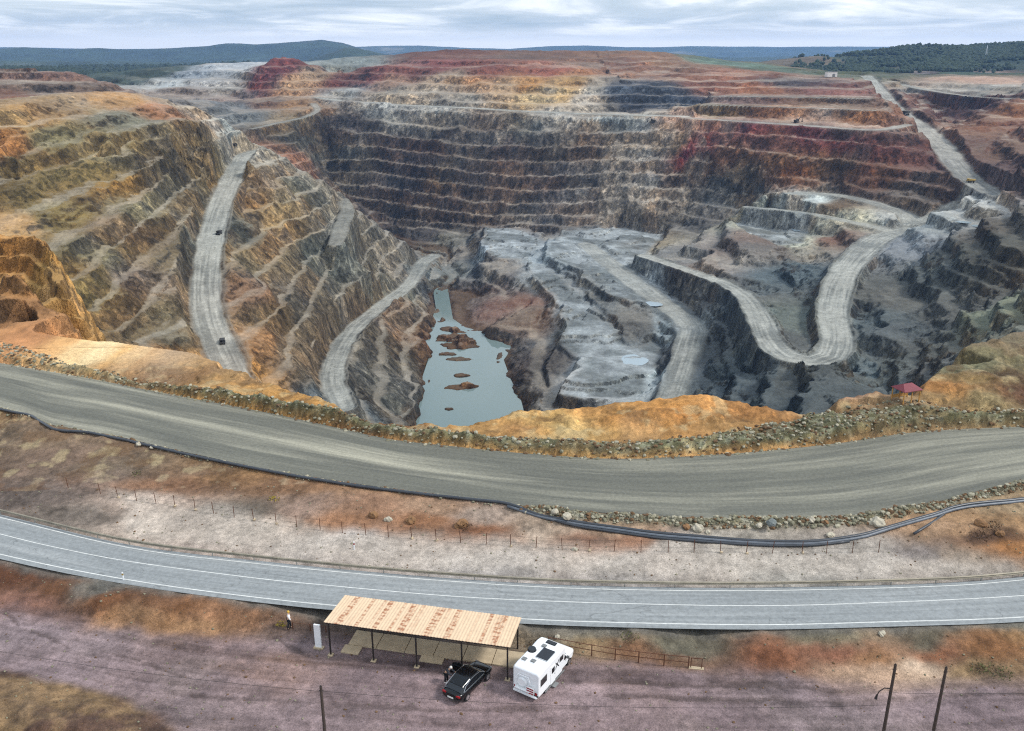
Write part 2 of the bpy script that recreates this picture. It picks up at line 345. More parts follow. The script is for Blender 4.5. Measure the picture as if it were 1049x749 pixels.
# ------------------------------------------------------------------ survey of the far ground (pixel x, y, true distance)
FP = [
 # left dumps
 (0, 70, 1080), (30, 67, 1080), (62, 70, 1090), (85, 74, 1100), (-90, 68, 1080), (100, 86, 1060), (130, 93, 1090), (60, 97, 970), (0, 105, 930), (-90, 110, 900), (30, 85, 1010), (75, 84, 1030), (0, 85, 990), (40, 76, 1050), (90, 97, 960), (40, 100, 940), (150, 97, 1150),
 # forest plain behind
 (80, 71, 3000), (130, 70, 3200), (200, 69, 3200), (250, 67, 3400), (110, 80, 2300), (150, 88, 1900), (170, 80, 2300), (75, 75, 2300), (0, 74, 2300), (60, 80, 1700), (0, 78, 1700),
 # grey dump
 (157, 100, 1400), (165, 92, 1440), (180, 80, 1520), (205, 66, 1610), (262, 66, 1610), (235, 75, 1540), (215, 84, 1480), (255, 84, 1480), (210, 94, 1420), (255, 92, 1430), (190, 104, 1370), (235, 105, 1360), (230, 66, 1800), (262, 66, 1900),
 # red peak
 (243, 98, 1420), (258, 80, 1440), (272, 63, 1475), (286, 57.5, 1500), (300, 59, 1500), (312, 66, 1490), (352, 72, 1490), (345, 88, 1440), (300, 95, 1400), (320, 82, 1450), (272, 95, 1410), (362, 88, 1430), (286, 75, 1445), (330, 74, 1475), (300, 64, 1600), (345, 76, 1560),
 # plain by the grey dump
 (330, 65, 2100), (345, 65, 2100), (380, 66, 2000), (365, 63, 2400),
 # upper tiers of the back wall
 (345, 99, 1350), (400, 102, 1310), (470, 105, 1275), (530, 109, 1245), (620, 112, 1220),
 (370, 93, 1375), (420, 95, 1332), (470, 96, 1300), (530, 98, 1272), (600, 100, 1242), (618, 98, 1236),
 (385, 84, 1400), (420, 84, 1365), (470, 85, 1330), (530, 86, 1300), (600, 86, 1272),
 (390, 76, 1425), (430, 72, 1405), (470, 74, 1362), (540, 74, 1335), (600, 78, 1300),
 (400, 67, 1450), (440, 63, 1440), (500, 63, 1400), (560, 65, 1380), (600, 70, 1340),
 (410, 61.5, 1560), (440, 61, 1600), (500, 60.5, 1560), (560, 62, 1540), (405, 58, 1620), (425, 54, 1680), (470, 51.5, 1720), (540, 53.5, 1720), (590, 54, 1660), (640, 53, 1660), (683, 53.5, 1660), (470, 52, 2000), (560, 53.5, 2000), (683, 53.5, 1900),
 (600, 64, 1540), (640, 66, 1520), (690, 66, 1540), (640, 76, 1400), (680, 77, 1390), (700, 62, 1650), (705, 66, 1580),
 # dark wall
 (622, 85, 1265), (660, 86, 1250), (700, 88, 1238), (718, 98, 1205), (625, 98, 1240), (715, 113, 1175), (650, 97, 1230), (690, 100, 1216), (650, 113, 1205),
 # brown plateau right
 (720, 84, 1260), (800, 84, 1230), (870, 86, 1200), (720, 76, 1330), (760, 74, 1350), (800, 76, 1340), (850, 79, 1300), (880, 80, 1270), (760, 65, 1750), (720, 64, 1750), (800, 70, 1650), (830, 72, 1600), (740, 62, 1950), (800, 66, 1900),
 (905, 80, 1500), (940, 82, 1450), (1000, 78, 1550), (1049, 80, 1500), (1049, 76, 1700), (980, 84, 1350), (1020, 88, 1280), (1150, 80, 1500),
 # plain and wooded hill
 (700, 72, 2700), (760, 68, 3000), (850, 70, 2700), (880, 79, 1800), (940, 80, 1800), (1000, 77, 1800), (1049, 76, 1900), (820, 74, 2000),
 (800, 74, 2150), (815, 66, 2300), (838, 56, 2500), (852, 57, 2500), (868, 62, 2450), (880, 65, 2350), (900, 57, 2450), (925, 49, 2550), (945, 46, 2600), (970, 48, 2600), (1000, 52, 2550), (1020, 54, 2500), (1035, 50, 2450), (1049, 45, 2450), (1090, 40, 2500), (1150, 46, 2500),
 (900, 70, 2100), (950, 66, 2150), (1000, 68, 2100), (1049, 66, 2100),
 (840, 80, 3100), (945, 80, 3300), (1049, 80, 3200), (1150, 78, 3200), (890, 80, 3100)]
FPW = [far(*p) for p in FP]
CP += FPW
for Y in (3600, 4500):
    for s in np.linspace(-1.0, 1.0, 13):
        CP.append((s * Y, Y, -52))
for Y, zz in ((1900, -30), (2600, -50)):
    CP += [(-0.9 * Y, Y, zz), (0.85 * Y, Y, zz)]
for Y, zl, zr in ((60, 3, 5), (110, 5, 8), (180, 15, 10), (300, 5, -30), (500, 0, -30), (800, 5, 5), (1200, 20, 10)):
    f_ = 1.75 if Y < 150 else 0.85
    CP += [(-f_ * Y - 10, Y, zl), (f_ * Y + 10, Y, zr)]
CP += [(-60, 20, 0), (60, 20, 0), (0, 20, 0)]
# ------------------------------------------------------------------ build the surfaces
TIN = tin(CP, 1.2)
def lvl_tin(lines, step=14):
    pts = []; D = [np.array(dens(L, 4)) for L in lines]
    for k, L in enumerate(lines):
        for p in dens(L, step):
            if k + 1 < len(lines):
                q = D[k + 1]; j = np.argmin((q[:, 0] - p[0]) ** 2 + (q[:, 1] - p[1]) ** 2); h = p[2] - q[j, 2]
            else:
                q = D[k - 1]; j = np.argmin((q[:, 0] - p[0]) ** 2 + (q[:, 1] - p[1]) ** 2); h = q[j, 2] - p[2]
            pts.append((p[0], p[1], float(k), max(1.5, min(h, 26))))
    return tin(pts, 2.0)
T_B, T_L, T_D = lvl_tin(Bl), lvl_tin(Lz), lvl_tin(Dl)
def lookup(fan, A, X, Y):
    r = np.log(np.maximum(Y, 1) / fan.Yr[0]) / math.log(fan.Yr[1] / fan.Yr[0])
    c = (X / Y - fan.S[0]) / (fan.S[1] - fan.S[0])
    r = np.clip(r, 0, len(fan.Yr) - 1.001); c = np.clip(c, 0, len(fan.S) - 1.001)
    r0 = r.astype(int); c0 = c.astype(int); fr = r - r0; fc = c - c0
    if A.ndim == 3: fr = fr[..., None]; fc = fc[..., None]
    return (A[r0, c0] * (1 - fc) + A[r0, c0 + 1] * fc) * (1 - fr) + (A[r0 + 1, c0] * (1 - fc) + A[r0 + 1, c0 + 1] * fc) * fr
def terr(s, h, ff, lip=0.0):
    u = s - np.floor(s)
    f = np.clip(u / ff, 0, 1)
    f = f - 0.12 * np.sin(f * 2 * np.pi) / 2
    return -h * (f - u)
def ledge(s, ff): return sstep(ff - 0.02, ff + 0.07, s - np.floor(s)) * (1 - 0.5 * sstep(0.9, 1.0, s - np.floor(s)))
def stamp_road(fan, Z, M, L, side_blend=5.0, berm=0.0, tone=1.0):
    xs = [p[0] for p in L]; ys = [p[1] for p in L]; pad = 40
    i0 = np.searchsorted(fan.Yr, max(min(ys) - pad, fan.Yr[0])); i1 = np.searchsorted(fan.Yr, max(ys) + pad)
    if i1 <= i0: return
    X = fan.X[i0:i1]; Y = fan.Y[i0:i1]
    jm = np.where((X > min(xs) - pad).any(0) & (X < max(xs) + pad).any(0))[0]
    j0, j1 = jm[0], jm[-1] + 1
    X = X[:, j0:j1]; Y = Y[:, j0:j1]
    d, side, run, vals = line_dist(X, Y, L)
    w = vals[..., 1] * (1 + 0.12 * vnoise(X / 16, Y / 16, 91))
    a = 1 - sstep(w, w + side_blend, d)
    z = Z[i0:i1, j0:j1]
    zr = vals[..., 0] + 0.25 * vnoise(X / 9, Y / 9, 5)
    new = z * (1 - a) + zr * a
    if berm:
        new = new + berm * np.exp(-((d - w - 0.6) / 1.5) ** 2) * (0.7 + 0.5 * vnoise(X / 5, Y / 5, 8))
    Z[i0:i1, j0:j1] = new
    m = 1 - sstep(w * 0.72, w * 0.98, d)
    near_ = d < w * 1.6
    RU[fan][i0:i1, j0:j1] = np.where(near_, run, RU[fan][i0:i1, j0:j1]); RV[fan][i0:i1, j0:j1] = np.where(near_, d * side, RV[fan][i0:i1, j0:j1])
    SH[fan][i0:i1, j0:j1] = np.maximum(SH[fan][i0:i1, j0:j1], 1 - sstep(w, w + 3.5, d))
    M[i0:i1, j0:j1] = np.maximum(M[i0:i1, j0:j1], m * tone)
def stamp_flat(fan, Z, M, poly_px, zf):
    zm = zf(250)
    poly = [az(x, y, float(zf(y))) for x, y in poly_px]
    pz = np.array([p[2] for p in poly]); pxy = np.array([p[:2] for p in poly])
    ys = pxy[:, 1]; xs = pxy[:, 0]
    i0 = np.searchsorted(fan.Yr, ys.min() - 15); i1 = np.searchsorted(fan.Yr, ys.max() + 15)
    if i1 <= i0: return
    X = fan.X[i0:i1]; Y = fan.Y[i0:i1]
    jm = np.where((X > xs.min() - 15).any(0) & (X < xs.max() + 15).any(0))[0]; j0, j1 = jm[0], jm[-1] + 1
    X = X[:, j0:j1]; Y = Y[:, j0:j1]
    Xw = X + 6 * fbm(X, Y, 20, 4, 3); Yw = Y + 6 * fbm(X, Y, 20, 4, 4)
    d = poly_mask(Xw, Yw, poly)
    W = 0; A = 0
    for (x, y), z in zip(pxy, pz):
        w = 1 / ((X - x) ** 2 + (Y - y) ** 2 + 60) ** 1.5; W = W + w; A = A + w * z
    a = sstep(-2.5, 1.5, d)
    n1 = fbm(X, Y, 46, 4, 6)
    scarp = 2.0 * sstep(0.02, 0.07, n1) - 1.6 * sstep(0.06, 0.1, -n1 - 0.1) + 0.5 * fbm(X, Y, 9, 3, 7)
    Z[i0:i1, j0:j1] = Z[i0:i1, j0:j1] * (1 - a) + (A / W + scarp) * a
    M[i0:i1, j0:j1] = np.maximum(M[i0:i1, j0:j1], sstep(0, 8, d))

LAKE_POLY = [(p[0], p[1]) for p in lake_w]
RU, RV, SH, LV, SPILL, MF, LED = {}, {}, {}, {}, {}, {}, {}
def pit_surface(fan):
    for q in (RU, RV, SH): q[fan] = np.zeros(fan.X.shape)
    Z0 = fan.raster(TIN, 0.0)
    Z0 = fan.blur(Z0, 3, 2)[..., 0]
    X, Y = fan.X, fan.Y
    k = np.maximum(sstep(150, 260, Y), sstep(131, 142, Y) * sstep(48, 60, -X) * 0.8) * (1 - 0.3 * sstep(1500, 1900, Y))
    wx = k * (5.0 * fbm(X, Y, 55, 3, 11) + 2.2 * fbm(X, Y, 11, 3, 12))
    wy = k * (5.0 * fbm(X, Y, 55, 3, 13) + 2.2 * fbm(X, Y, 11, 3, 14))
    Xs, Ys = X + wx, Y + wy
    Z = lookup(fan, Z0, Xs, Ys)
    sl = fan.slope(fan.blur(Z0, 5, 1))
    used = np.zeros(Z.shape)
    spill = sstep(0.12, 0.45, fbm(X, Y, 60, 3, 21)) * sstep(380, 600, Y)
    LED[fan] = np.zeros(Z.shape); DZ = np.zeros(Z.shape); LVL = np.zeros(Z.shape)
    for T, ff, amt in ((T_B, 0.62, 1.0), (T_L, 0.66, 1.0), (T_D, 0.82, 0.95)):
        R = fan.raster(T)
        ok = (~np.isnan(R[..., 0])).astype(float)
        R = np.nan_to_num(R)
        ok = sstep(0.35, 0.95, fan.blur(ok, 4, 2))
        s = lookup(fan, R[..., 0], Xs, Ys); h = lookup(fan, R[..., 1], Xs, Ys)
        ok2 = lookup(fan, ok, Xs, Ys) * (s > 0.001)
        s = s + 0.12 * fbm(X, Y, 24, 3, 22) + 0.16 * np.abs(fbm(X, Y, 10, 3, 25))
        DZ += ok2 * amt * terr(s, h, ff if T is not T_D else np.where(s < 3, 0.4, 0.8)) * (1 - 0.75 * spill * (T is not T_D))
        LED[fan] = np.maximum(LED[fan], ok2 * ledge(s, ff if T is not T_D else np.where(s < 3, 0.4, 0.8)))
        used = np.maximum(used, ok2); LVL = np.where(ok2 > 0.5, np.floor(s) + 20, LVL)
    lev = np.where(used > 0.5, LVL, 0)
    # contour benches everywhere else that is steep enough
    step = np.where(Y > 1050, np.where((X > 150) & (sl < 0.3), 6.5, 11.0), 12.0)
    zz = Z + 3.0 * fbm(X, Y, 70, 3, 23) + 0.9 * fbm(X, Y, 14, 2, 24)
    gentle = sstep(900, 1000, Y)
    w = np.maximum(sstep(0.16, 0.34, sl), gentle * sstep(0.04, 0.09, sl)) * (1 - used) * sstep(170, 240, Y) * (1 - sstep(1500, 1700, Y))
    ff = np.where(Y > 950, 0.3 + 0.45 * sstep(0.12, 0.4, sl), 0.7)
    DZ += w * 0.8 * terr(-zz / step, step, ff)
    LED[fan] = np.maximum(LED[fan], w * ledge(-zz / step, ff))
    LV[fan] = np.where(used > 0.5, LVL, np.floor(-zz / step) + 60); SPILL[fan] = spill
    Z = Z + DZ
    sl2 = fan.slope(Z)
    rk = sstep(0.25, 0.9, sl2)
    rough = k * (0.32 + rk) * (1 - 0.35 * sstep(1000, 1300, Y))
    rough = rough * (1 - 0.45 * (1 - sstep(-60, 20, X)) * (1 - sstep(600, 760, Y)))
    Z = Z + 3.5 * ridged(X, Y, 70, 4, 38) * sstep(1150, 1350, Y)
    Z = Z + rough * (2.4 * ridged(X, Y, 24, 5, 31) + 1.3 * ridged(X, Y, 8, 3, 32) + 1.2 * fbm(X, Y, 13, 4, 34))
    # wide uneven relief of the blocky cuts
    Z = Z + k * sstep(0.2, 0.5, sl) * 1.8 * fbm(X, Y, 38, 3, 33)
    blk = sstep(40, 130, X) * sstep(260, 320, Y) * (1 - sstep(800, 900, Y))
    Z = Z + blk * (6.0 * fbm(X, Y, 120, 2, 35) + 2.2 * ridged(X, Y, 30, 5, 36))
    zb = Z + 1.2 * fbm(X, Y, 30, 3, 39)
    Z = Z + blk * 0.85 * terr(-zb / 10.0, 10.0, 0.5); LED[fan] = np.maximum(LED[fan] * (1 - blk), blk * ledge(-zb / 10.0, 0.5) * 0.6)
    Z = Z + blk * (1.0 * ridged(X, Y, 11, 4, 40))
    kl = sstep(131, 140, Y) * (1 - sstep(230, 300, Y)) * sstep(48, 60, -X) * sstep(-25, -5, Z)
    zk = Z + 1.0 * fbm(X, Y, 16, 3, 45)
    Z = Z + kl * (0.9 * terr(-zk / 3.6, 3.6, 0.55) + 1.3 * ridged(X, Y, 10, 4, 46))
    LED[fan] = np.maximum(LED[fan], kl * ledge(-zk / 3.6, 0.55) * 0.6)
    lf = (1 - sstep(-60, 40, X)) * sstep(240, 300, Y) * (1 - sstep(640, 800, Y))
    Z = Z + lf * 1.5 * ridged(X, Y, 17, 4, 37)
    M = np.zeros(Z.shape); MF[fan] = np.zeros(Z.shape)
    for poly, zf in flats_px: stamp_flat(fan, Z, MF[fan], poly, zf)
    for n in ('R15', 'R14', 'R13', 'R12', 'R11', 'R6', 'R5', 'R10', 'R9', 'R8', 'R4', 'R7', 'R3', 'R2', 'R1'):
        stamp_road(fan, Z, M, roads_w[n], tone=ROAD_TONE.get(n, 1.0), berm=1.3 if n in ('R1', 'R3', 'R7', 'R2') else 0.0)
    # lake bed and its mud islands
    d = poly_mask(X + 3 * fbm(X, Y, 14, 3, 41), Y + 3 * fbm(X, Y, 14, 3, 42), LAKE_POLY)
    bed = LAKE_Z - 1.6 - 0.5 * fbm(X, Y, 12, 3, 43)
    for (px, py, rx, ry) in lake_isl:
        c = at(px, py, LAKE_Z)
        q = np.hypot((X - c[0]) / rx, (Y - c[1]) / ry) + 0.6 * fbm(X, Y, 8, 4, 44)
        bed = np.maximum(bed, LAKE_Z - 2.0) + 2.3 * (1 - sstep(0.7, 1.15, q))
    a = sstep(-1.0, 2.5, d)
    Z = Z * (1 - a) + np.where(d > 2.0, bed, np.minimum(Z, bed)) * a
    return Z, M, sl2
lake_isl = [(459, 338, 9, 8), (472, 339, 8, 7), (464, 345, 12, 8), (474, 350, 11, 10), (462, 354, 11, 9), (479, 355, 8, 8), (454, 348, 7, 6), (458, 363, 9, 4), (470, 368, 11, 4), (475, 385, 8, 4.5), (472, 397, 10, 6), (460, 419, 3.5, 3.5), (482, 396, 6, 3.5), (449, 328, 6, 10)]

def near_profile(fan):
    Z = fan.raster(TIN, 0.0)[..., 0]
    X, Y = fan.X, fan.Y
    return Z

def march(fan, Z, pxs):             # where a sight line meets the built ground
    out = []
    for x, y in pxs:
        dx = (x - PW / 2) / FPX; v = (y - PH / 2) / FPX
        s = dx / (cp - v * sp); t = tanY(y)
        Yr = fan.Yr; c = (s - fan.S[0]) / (fan.S[1] - fan.S[0])
        c = min(max(c, 0), len(fan.S) - 1.001); c0 = int(c); f = c - c0
        zc = Z[:, c0] * (1 - f) + Z[:, c0 + 1] * f
        hit = np.where(ZC - Yr * t <= zc)[0]
        i = hit[0] if len(hit) else len(Yr) - 1
        out.append((s * Yr[i], Yr[i], zc[i]))
    return out
# ------------------------------------------------------------------ rock and soil colours (pixel x, y, sRGB as seen)
PITC = """20,120,165,130,85;10,150,172,122,75;60,110,150,122,85;130,100,165,130,90;60,145,135,125,90;120,125,130,125,105;165,110,170,120,85;200,112,185,165,140;226,131,190,185,172;238,145,150,148,138;200,145,120,105,75
100,358,212,182,140;122,366,214,190,152;75,352,198,155,108;60,346,172,124,88;142,371,206,166,116;180,364,190,140,84;230,383,188,138,78;40,180,130,110,70;20,190,95,80,50;100,180,140,115,70;150,165,105,95,75;60,220,125,110,70;130,210,115,105,80;180,190,110,100,80;200,170,120,105,75;20,250,182,142,94;40,280,165,134,84;10,310,140,104,76;60,310,160,128,84;5,232,190,150,100;25,300,155,116,78;30,265,175,134,86;12,280,182,142,94;100,260,120,110,80;100,300,130,110,70;140,280,115,100,85;160,260,120,105,80;150,330,110,95,70;180,350,110,100,80;90,150,140,128,95;30,165,105,92,62;130,150,130,118,85;70,195,120,98,60;120,235,125,105,80;85,280,135,112,72
240,240,100,100,90;265,200,140,115,80;290,160,150,105,80;290,210,135,120,90;280,260,125,110,85;260,300,140,110,85;300,300,115,105,90;320,260,110,108,95;350,250,110,108,98;340,300,115,105,88;300,360,120,105,85;270,350,145,110,75;380,260,125,122,110;360,230,120,118,108;390,300,120,112,95;400,360,105,98,85;420,330,120,100,80;380,400,100,95,85;430,400,95,90,82;340,420,100,105,105;285,235,150,128,92;310,230,128,112,84;325,330,110,98,80;275,320,120,100,72;255,260,128,112,85
360,130,75,65,60;400,125,140,135,125;450,125,150,140,125;400,150,70,60,55;430,160,85,68,60;480,150,95,85,75;520,150,95,80,72;420,190,75,65,62;450,185,110,90,68;480,185,90,80,75;520,195,105,85,70;400,210,80,68,60;450,205,85,70,62;430,220,80,70,62;500,215,100,90,82;560,150,115,105,95;600,150,110,98,88;560,190,95,82,75;600,190,95,88,82;640,150,135,125,112;655,170,165,155,145;655,200,155,148,138;658,150,160,150,138;640,215,120,115,108;690,150,105,95,80;700,180,85,70,60;690,200,80,70,62;740,190,100,95,88;760,205,110,108,102;720,220,95,92,88;450,228,75,68,64;560,220,100,92,86;600,215,105,98,92;540,130,125,118,105;500,130,115,102,90;460,140,72,62,56;385,130,80,72,66;365,160,92,85,75;340,160,100,92,78;340,180,85,78,68
450,110,165,165,160;390,107,165,165,160;560,117,180,175,165;640,118,185,178,165;700,122,185,150,130;400,95,150,142,128;380,80,115,70,62;420,72,130,85,75;450,85,160,140,118;490,90,165,130,95;500,70,125,80,68;520,95,175,150,120;540,90,185,135,80;560,95,180,150,110;590,85,175,140,95;600,100,190,180,165;610,75,150,110,85;560,70,140,90,75;450,57,105,72,60;550,57,110,85,70;620,58,115,88,70;650,65,110,80,65;680,65,115,88,68;650,100,52,58,68;690,105,55,60,68;630,90,80,85,92;610,88,165,155,140;670,92,58,62,68;400,85,150,120,100;440,95,160,150,135;480,100,165,155,140;350,96,150,150,145;450,68,128,78,70;540,100,185,160,120;575,100,195,160,110
750,75,125,85,65;720,85,110,75,62;780,90,130,88,65;850,95,115,78,68;850,105,105,85,70;760,105,110,88,80;730,112,105,88,62;800,115,120,85,60;880,118,120,85,58;750,126,140,110,95;760,131,92,42,46;830,137,95,50,50;720,143,100,60,55;800,150,100,68,58;860,150,92,52,50;900,155,100,62,55;740,160,105,78,62;800,165,110,85,65;850,172,105,82,62;900,178,110,75,58;820,185,125,85,60;880,190,100,75,62;760,178,95,85,72;720,170,95,75,62;705,160,110,45,48;715,152,112,50,50;800,84,70,65,68;700,78,118,84,66;820,122,150,125,108;870,130,145,118,102
960,105,88,62,52;1000,110,85,60,55;930,100,100,72,60;1030,95,125,120,110;1000,92,135,130,120;1049,112,125,85,58;1010,130,110,75,55;1000,150,98,70,58;1040,150,105,78,62;1030,175,85,65,60;1049,190,95,72,60;950,160,100,65,55;960,190,100,78,66;940,200,110,100,92;930,125,110,80,64;1030,85,170,140,120;1040,130,110,75,58
830,200,170,172,165;870,225,175,165,140;800,215,165,165,152;840,240,150,148,135;780,232,165,160,140;860,212,100,80,60;920,225,160,155,145;1000,210,170,168,162;955,230,150,150,145;820,245,170,165,145;760,220,100,100,92
730,250,120,112,105;770,255,105,98,92;740,262,122,108,98;765,245,104,90,82;720,272,118,106,98;800,280,85,92,92;820,330,100,104,95;800,345,80,82,80;760,370,72,78,78;720,400,75,82,84;800,400,65,70,70;850,390,75,78,76;900,300,85,82,75;920,340,80,82,80;890,390,85,90,88;950,280,78,80,76;980,320,80,78,72;960,370,85,85,82;1000,260,80,78,70;1030,260,75,72,64;1030,310,110,110,90;1010,350,95,95,85;1040,230,80,72,62;925,250,125,125,125;850,245,105,75,60;880,330,80,84,82;740,350,70,74,74;720,300,78,80,80
520,250,175,180,182;500,240,160,165,168;560,255,150,158,160;600,240,140,148,150;640,242,125,130,130;660,250,145,130,105;620,260,150,155,152;640,290,165,172,174;690,330,130,138,140;585,310,165,170,170;550,285,140,145,145;600,340,120,128,130;620,375,155,162,165;590,400,185,188,188;650,385,165,168,165;500,300,105,92,85;530,310,125,90,75;545,325,110,90,75;500,275,95,95,95;488,250,90,88,85;560,370,72,66,62;530,380,80,72,68;580,412,95,95,92;540,410,85,82,78;700,305,85,85,82;652,332,90,88,84;615,302,85,84,80;680,375,75,75,74;700,265,105,102,98
450,250,120,118,108;460,280,105,110,108;435,245,80,74,70;460,350,115,85,62;470,397,120,92,65;480,370,95,90,80
40,75,110,85,75;20,85,120,100,85;60,90,115,98,85;10,100,130,90,70;110,82,62,74,66;160,76,62,74,66;130,73,62,74,66;90,73,66,78,72;240,66,170,172,172;200,75,155,158,160;230,80,162,162,160;170,85,170,170,165;235,93,150,148,142;280,75,100,52,50;265,85,105,58,54;290,62,110,62,58;320,80,150,125,100;345,85,105,65,58;305,85,160,130,100;350,66,130,135,130;200,100,140,130,122;180,98,130,118,108;240,112,112,114,114;255,120,104,106,104;300,110,150,120,90;290,125,130,115,90;300,140,95,88,75;270,105,110,85,70;240,100,130,115,108
900,66,60,72,52;945,55,56,68,48;1020,62,50,64,50;1040,50,50,64,50;860,70,62,72,56;835,62,105,92,74;845,74,70,76,58;815,74,72,84,68;760,66,90,105,90;960,73,60,72,54;1049,72,50,64,50;880,60,62,72,54"""
def parse(txt):
    a = [[float(v) for v in t.split(',')] for ln in txt.split('\n') for t in ln.strip().split(';') if t.strip()]
    return np.array(a)
def zone_paint(fan, Z, txt, warp, p=2.6, dec=4, ax=1.0, ay=0.8):
    S = parse(txt)
    W = np.array(march(fan, Z, S[:, :2])); C = lin(S[:, 2:])
    Xc = fan.X[::dec, ::dec]; Yc = fan.Y[::dec, ::dec]; Zc = Z[::dec, ::dec]
    num = np.zeros(Xc.shape + (3,)); den = np.zeros(Xc.shape)
    xw = Xc + warp * fbm(Xc, Yc, warp * 6, 3, 51); yw = Yc + warp * fbm(Xc, Yc, warp * 6, 3, 52)
    xw = xw + warp * 0.6 * fbm(Xc, Yc, warp * 1.5, 3, 53); yw = yw + warp * 0.6 * fbm(Xc, Yc, warp * 1.5, 3, 54)
    for (x, y, z), c in zip(W, C):
        sc = max(y, 60) * 0.01
        d2 = (((xw - x) * ax) ** 2 + ((yw - y) * ay) ** 2 + ((Zc - z) * 1.6) ** 2) / sc ** 2
        w = 1 / (d2 + 0.6) ** p
        num += w[..., None] * c; den += w
    A = num / den[..., None]
    r = np.arange(len(fan.Yr)) / dec; c = np.arange(len(fan.S)) / dec
    r = np.clip(r, 0, A.shape[0] - 1.001); c = np.clip(c, 0, A.shape[1] - 1.001)
    r0 = r.astype(int); c0 = c.astype(int); fr = (r - r0)[:, None, None]; fc = (c - c0)[None, :, None]
    return (A[r0][:, c0] * (1 - fc) + A[r0][:, c0 + 1] * fc) * (1 - fr) + (A[r0 + 1][:, c0] * (1 - fc) + A[r0 + 1][:, c0 + 1] * fc) * fr
ALB = 0.86
PIT = Fan(128, 1900, 0.0024, 0.74, 1250)
ZP, MP, SLP = pit_surface(PIT)
CPIT = zone_paint(PIT, ZP, PITC, 7.0)
slf = PIT.slope(ZP)
X_, Y_ = PIT.X, PIT.Y
# pale dust on ledges, lightened in colour for bench shading; ore streaks in faces
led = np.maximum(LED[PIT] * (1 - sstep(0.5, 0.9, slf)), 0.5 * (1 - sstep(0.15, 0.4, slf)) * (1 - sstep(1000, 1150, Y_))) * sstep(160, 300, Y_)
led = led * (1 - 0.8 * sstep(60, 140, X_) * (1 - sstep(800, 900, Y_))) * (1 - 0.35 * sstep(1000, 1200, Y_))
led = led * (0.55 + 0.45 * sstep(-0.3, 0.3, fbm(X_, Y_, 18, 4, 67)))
dust_lit = 0.6 * lin([168, 158, 142]) + 0.6 * CPIT
CPIT = CPIT * (1 - 0.8 * led[..., None]) + dust_lit * 0.8 * led[..., None]
thin = (1 - sstep(0.12, 0.3, slf)) * sstep(1000, 1150, Y_) * (1 - sstep(1300, 1500, Y_)) * 0.22
CPIT = CPIT * (1 - thin[..., None]) + lin([165, 152, 138]) * thin[..., None]
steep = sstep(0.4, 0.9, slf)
st = fbm(X_ + 0.6 * ZP, Y_ - 0.6 * ZP, 16, 4, 61)
st2 = fbm(X_, Y_, 45, 4, 62)
st3 = fbm(X_ * 1.0, Y_ * 1.0, 9, 3, 63)
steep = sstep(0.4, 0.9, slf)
lv = LV[PIT]
lt = vnoise(X_ / 70 + lv * 7.31, Y_ / 70 + lv * 3.77, 69) + 0.6 * vnoise(X_ / 22 + lv * 5.1, Y_ / 22 - lv * 2.3, 70)
lh = vnoise(X_ / 55 - lv * 4.13, Y_ / 55 + lv * 9.1, 169)
CPIT = CPIT * (1 - 0.08 * steep)[..., None]  # steep faces darkened in colour to deepen the bench shading
CPIT = CPIT * (1 + (0.34 + 0.1 * (Y_ > 900)) * lt * (0.4 + 0.6 * steep))[..., None]
hue = np.stack([1 + 0.16 * lh, 1 - 0.02 * lh, 1 - 0.2 * lh], -1)
CPIT = CPIT * (1 + (hue - 1) * (0.3 + 0.7 * steep[..., None]))
spl = (SPILL[PIT] * sstep(620, 760, Y_) * (1 - sstep(1150, 1300, Y_)) * (X_ < 220) * 0.62 * (0.5 + 0.5 * sstep(-0.2, 0.2, st3)))[..., None]
CPIT = CPIT * (1 - spl) + lin([160, 150, 136]) * spl
CPIT = CPIT * (1 + (0.42 * st * (0.35 + 0.65 * steep) + 0.22 * st2 + 0.2 * st3 * steep))[..., None]
och = sstep(0.2, 0.5, fbm(X_, Y_, 30, 4, 64)) * steep * 0.35 * (Y_ < 1150)
CPIT = CPIT * (1 - och[..., None]) + (CPIT.mean(-1, keepdims=True) * np.array([1.55, 0.95, 0.5])) * och[..., None]
gry = sstep(0.15, 0.5, fbm(X_, Y_, 26, 4, 65)) * 0.4 * steep
CPIT = CPIT * (1 - gry[..., None]) + (CPIT.mean(-1, keepdims=True) * np.array([0.86, 0.9, 0.9])) * gry[..., None]
# ramps: packed grey gravel, watered and dry stretches, wheel lanes
ru, rv, sh = RU[PIT], RV[PIT], SH[PIT]
lane = fbm(ru / 40, rv / 1.1, 1.0, 3, 66)
patchy = fbm(ru / 1.6, rv / 3.0 + ru / 60, 14, 2, 68)
onroad = (np.abs(ru) > 0)
lane = np.where(onroad, lane, fbm(X_, Y_, 12, 3, 66)); patchy = np.where(onroad, patchy, fbm(X_, Y_, 40, 4, 68))
rd = lin([196, 196, 186]); rd2 = lin([120, 125, 122])
wet = np.clip(0.35 + 1.1 * lane + 1.2 * patchy, 0, 1) * 0.8
rc = rd * (1 - wet[..., None]) + rd2 * wet[..., None]
shd = lin([112, 110, 102]); q = (sh * 0.6 * (1 - sstep(0.5, 0.9, slf)))[..., None]
CPIT = CPIT * (1 - q) + shd * (1 + 0.4 * st[..., None]) * q
mf = (MF[PIT] * (1 - MP) * 0.85)[..., None]
fl = sstep(-0.25, 0.3, 0.7 * fbm(X_, Y_, 34, 5, 71) + 0.5 * fbm(X_ * 0.7 + Y_ * 0.7, (Y_ - X_) * 0.25, 16, 4, 72))[..., None]
CPIT = CPIT * (1 - mf) + (lin([108, 114, 114]) * (1 - fl) + lin([160, 166, 167]) * fl) * (1 + 0.5 * st3[..., None]) * mf
rm = MP * 0.9
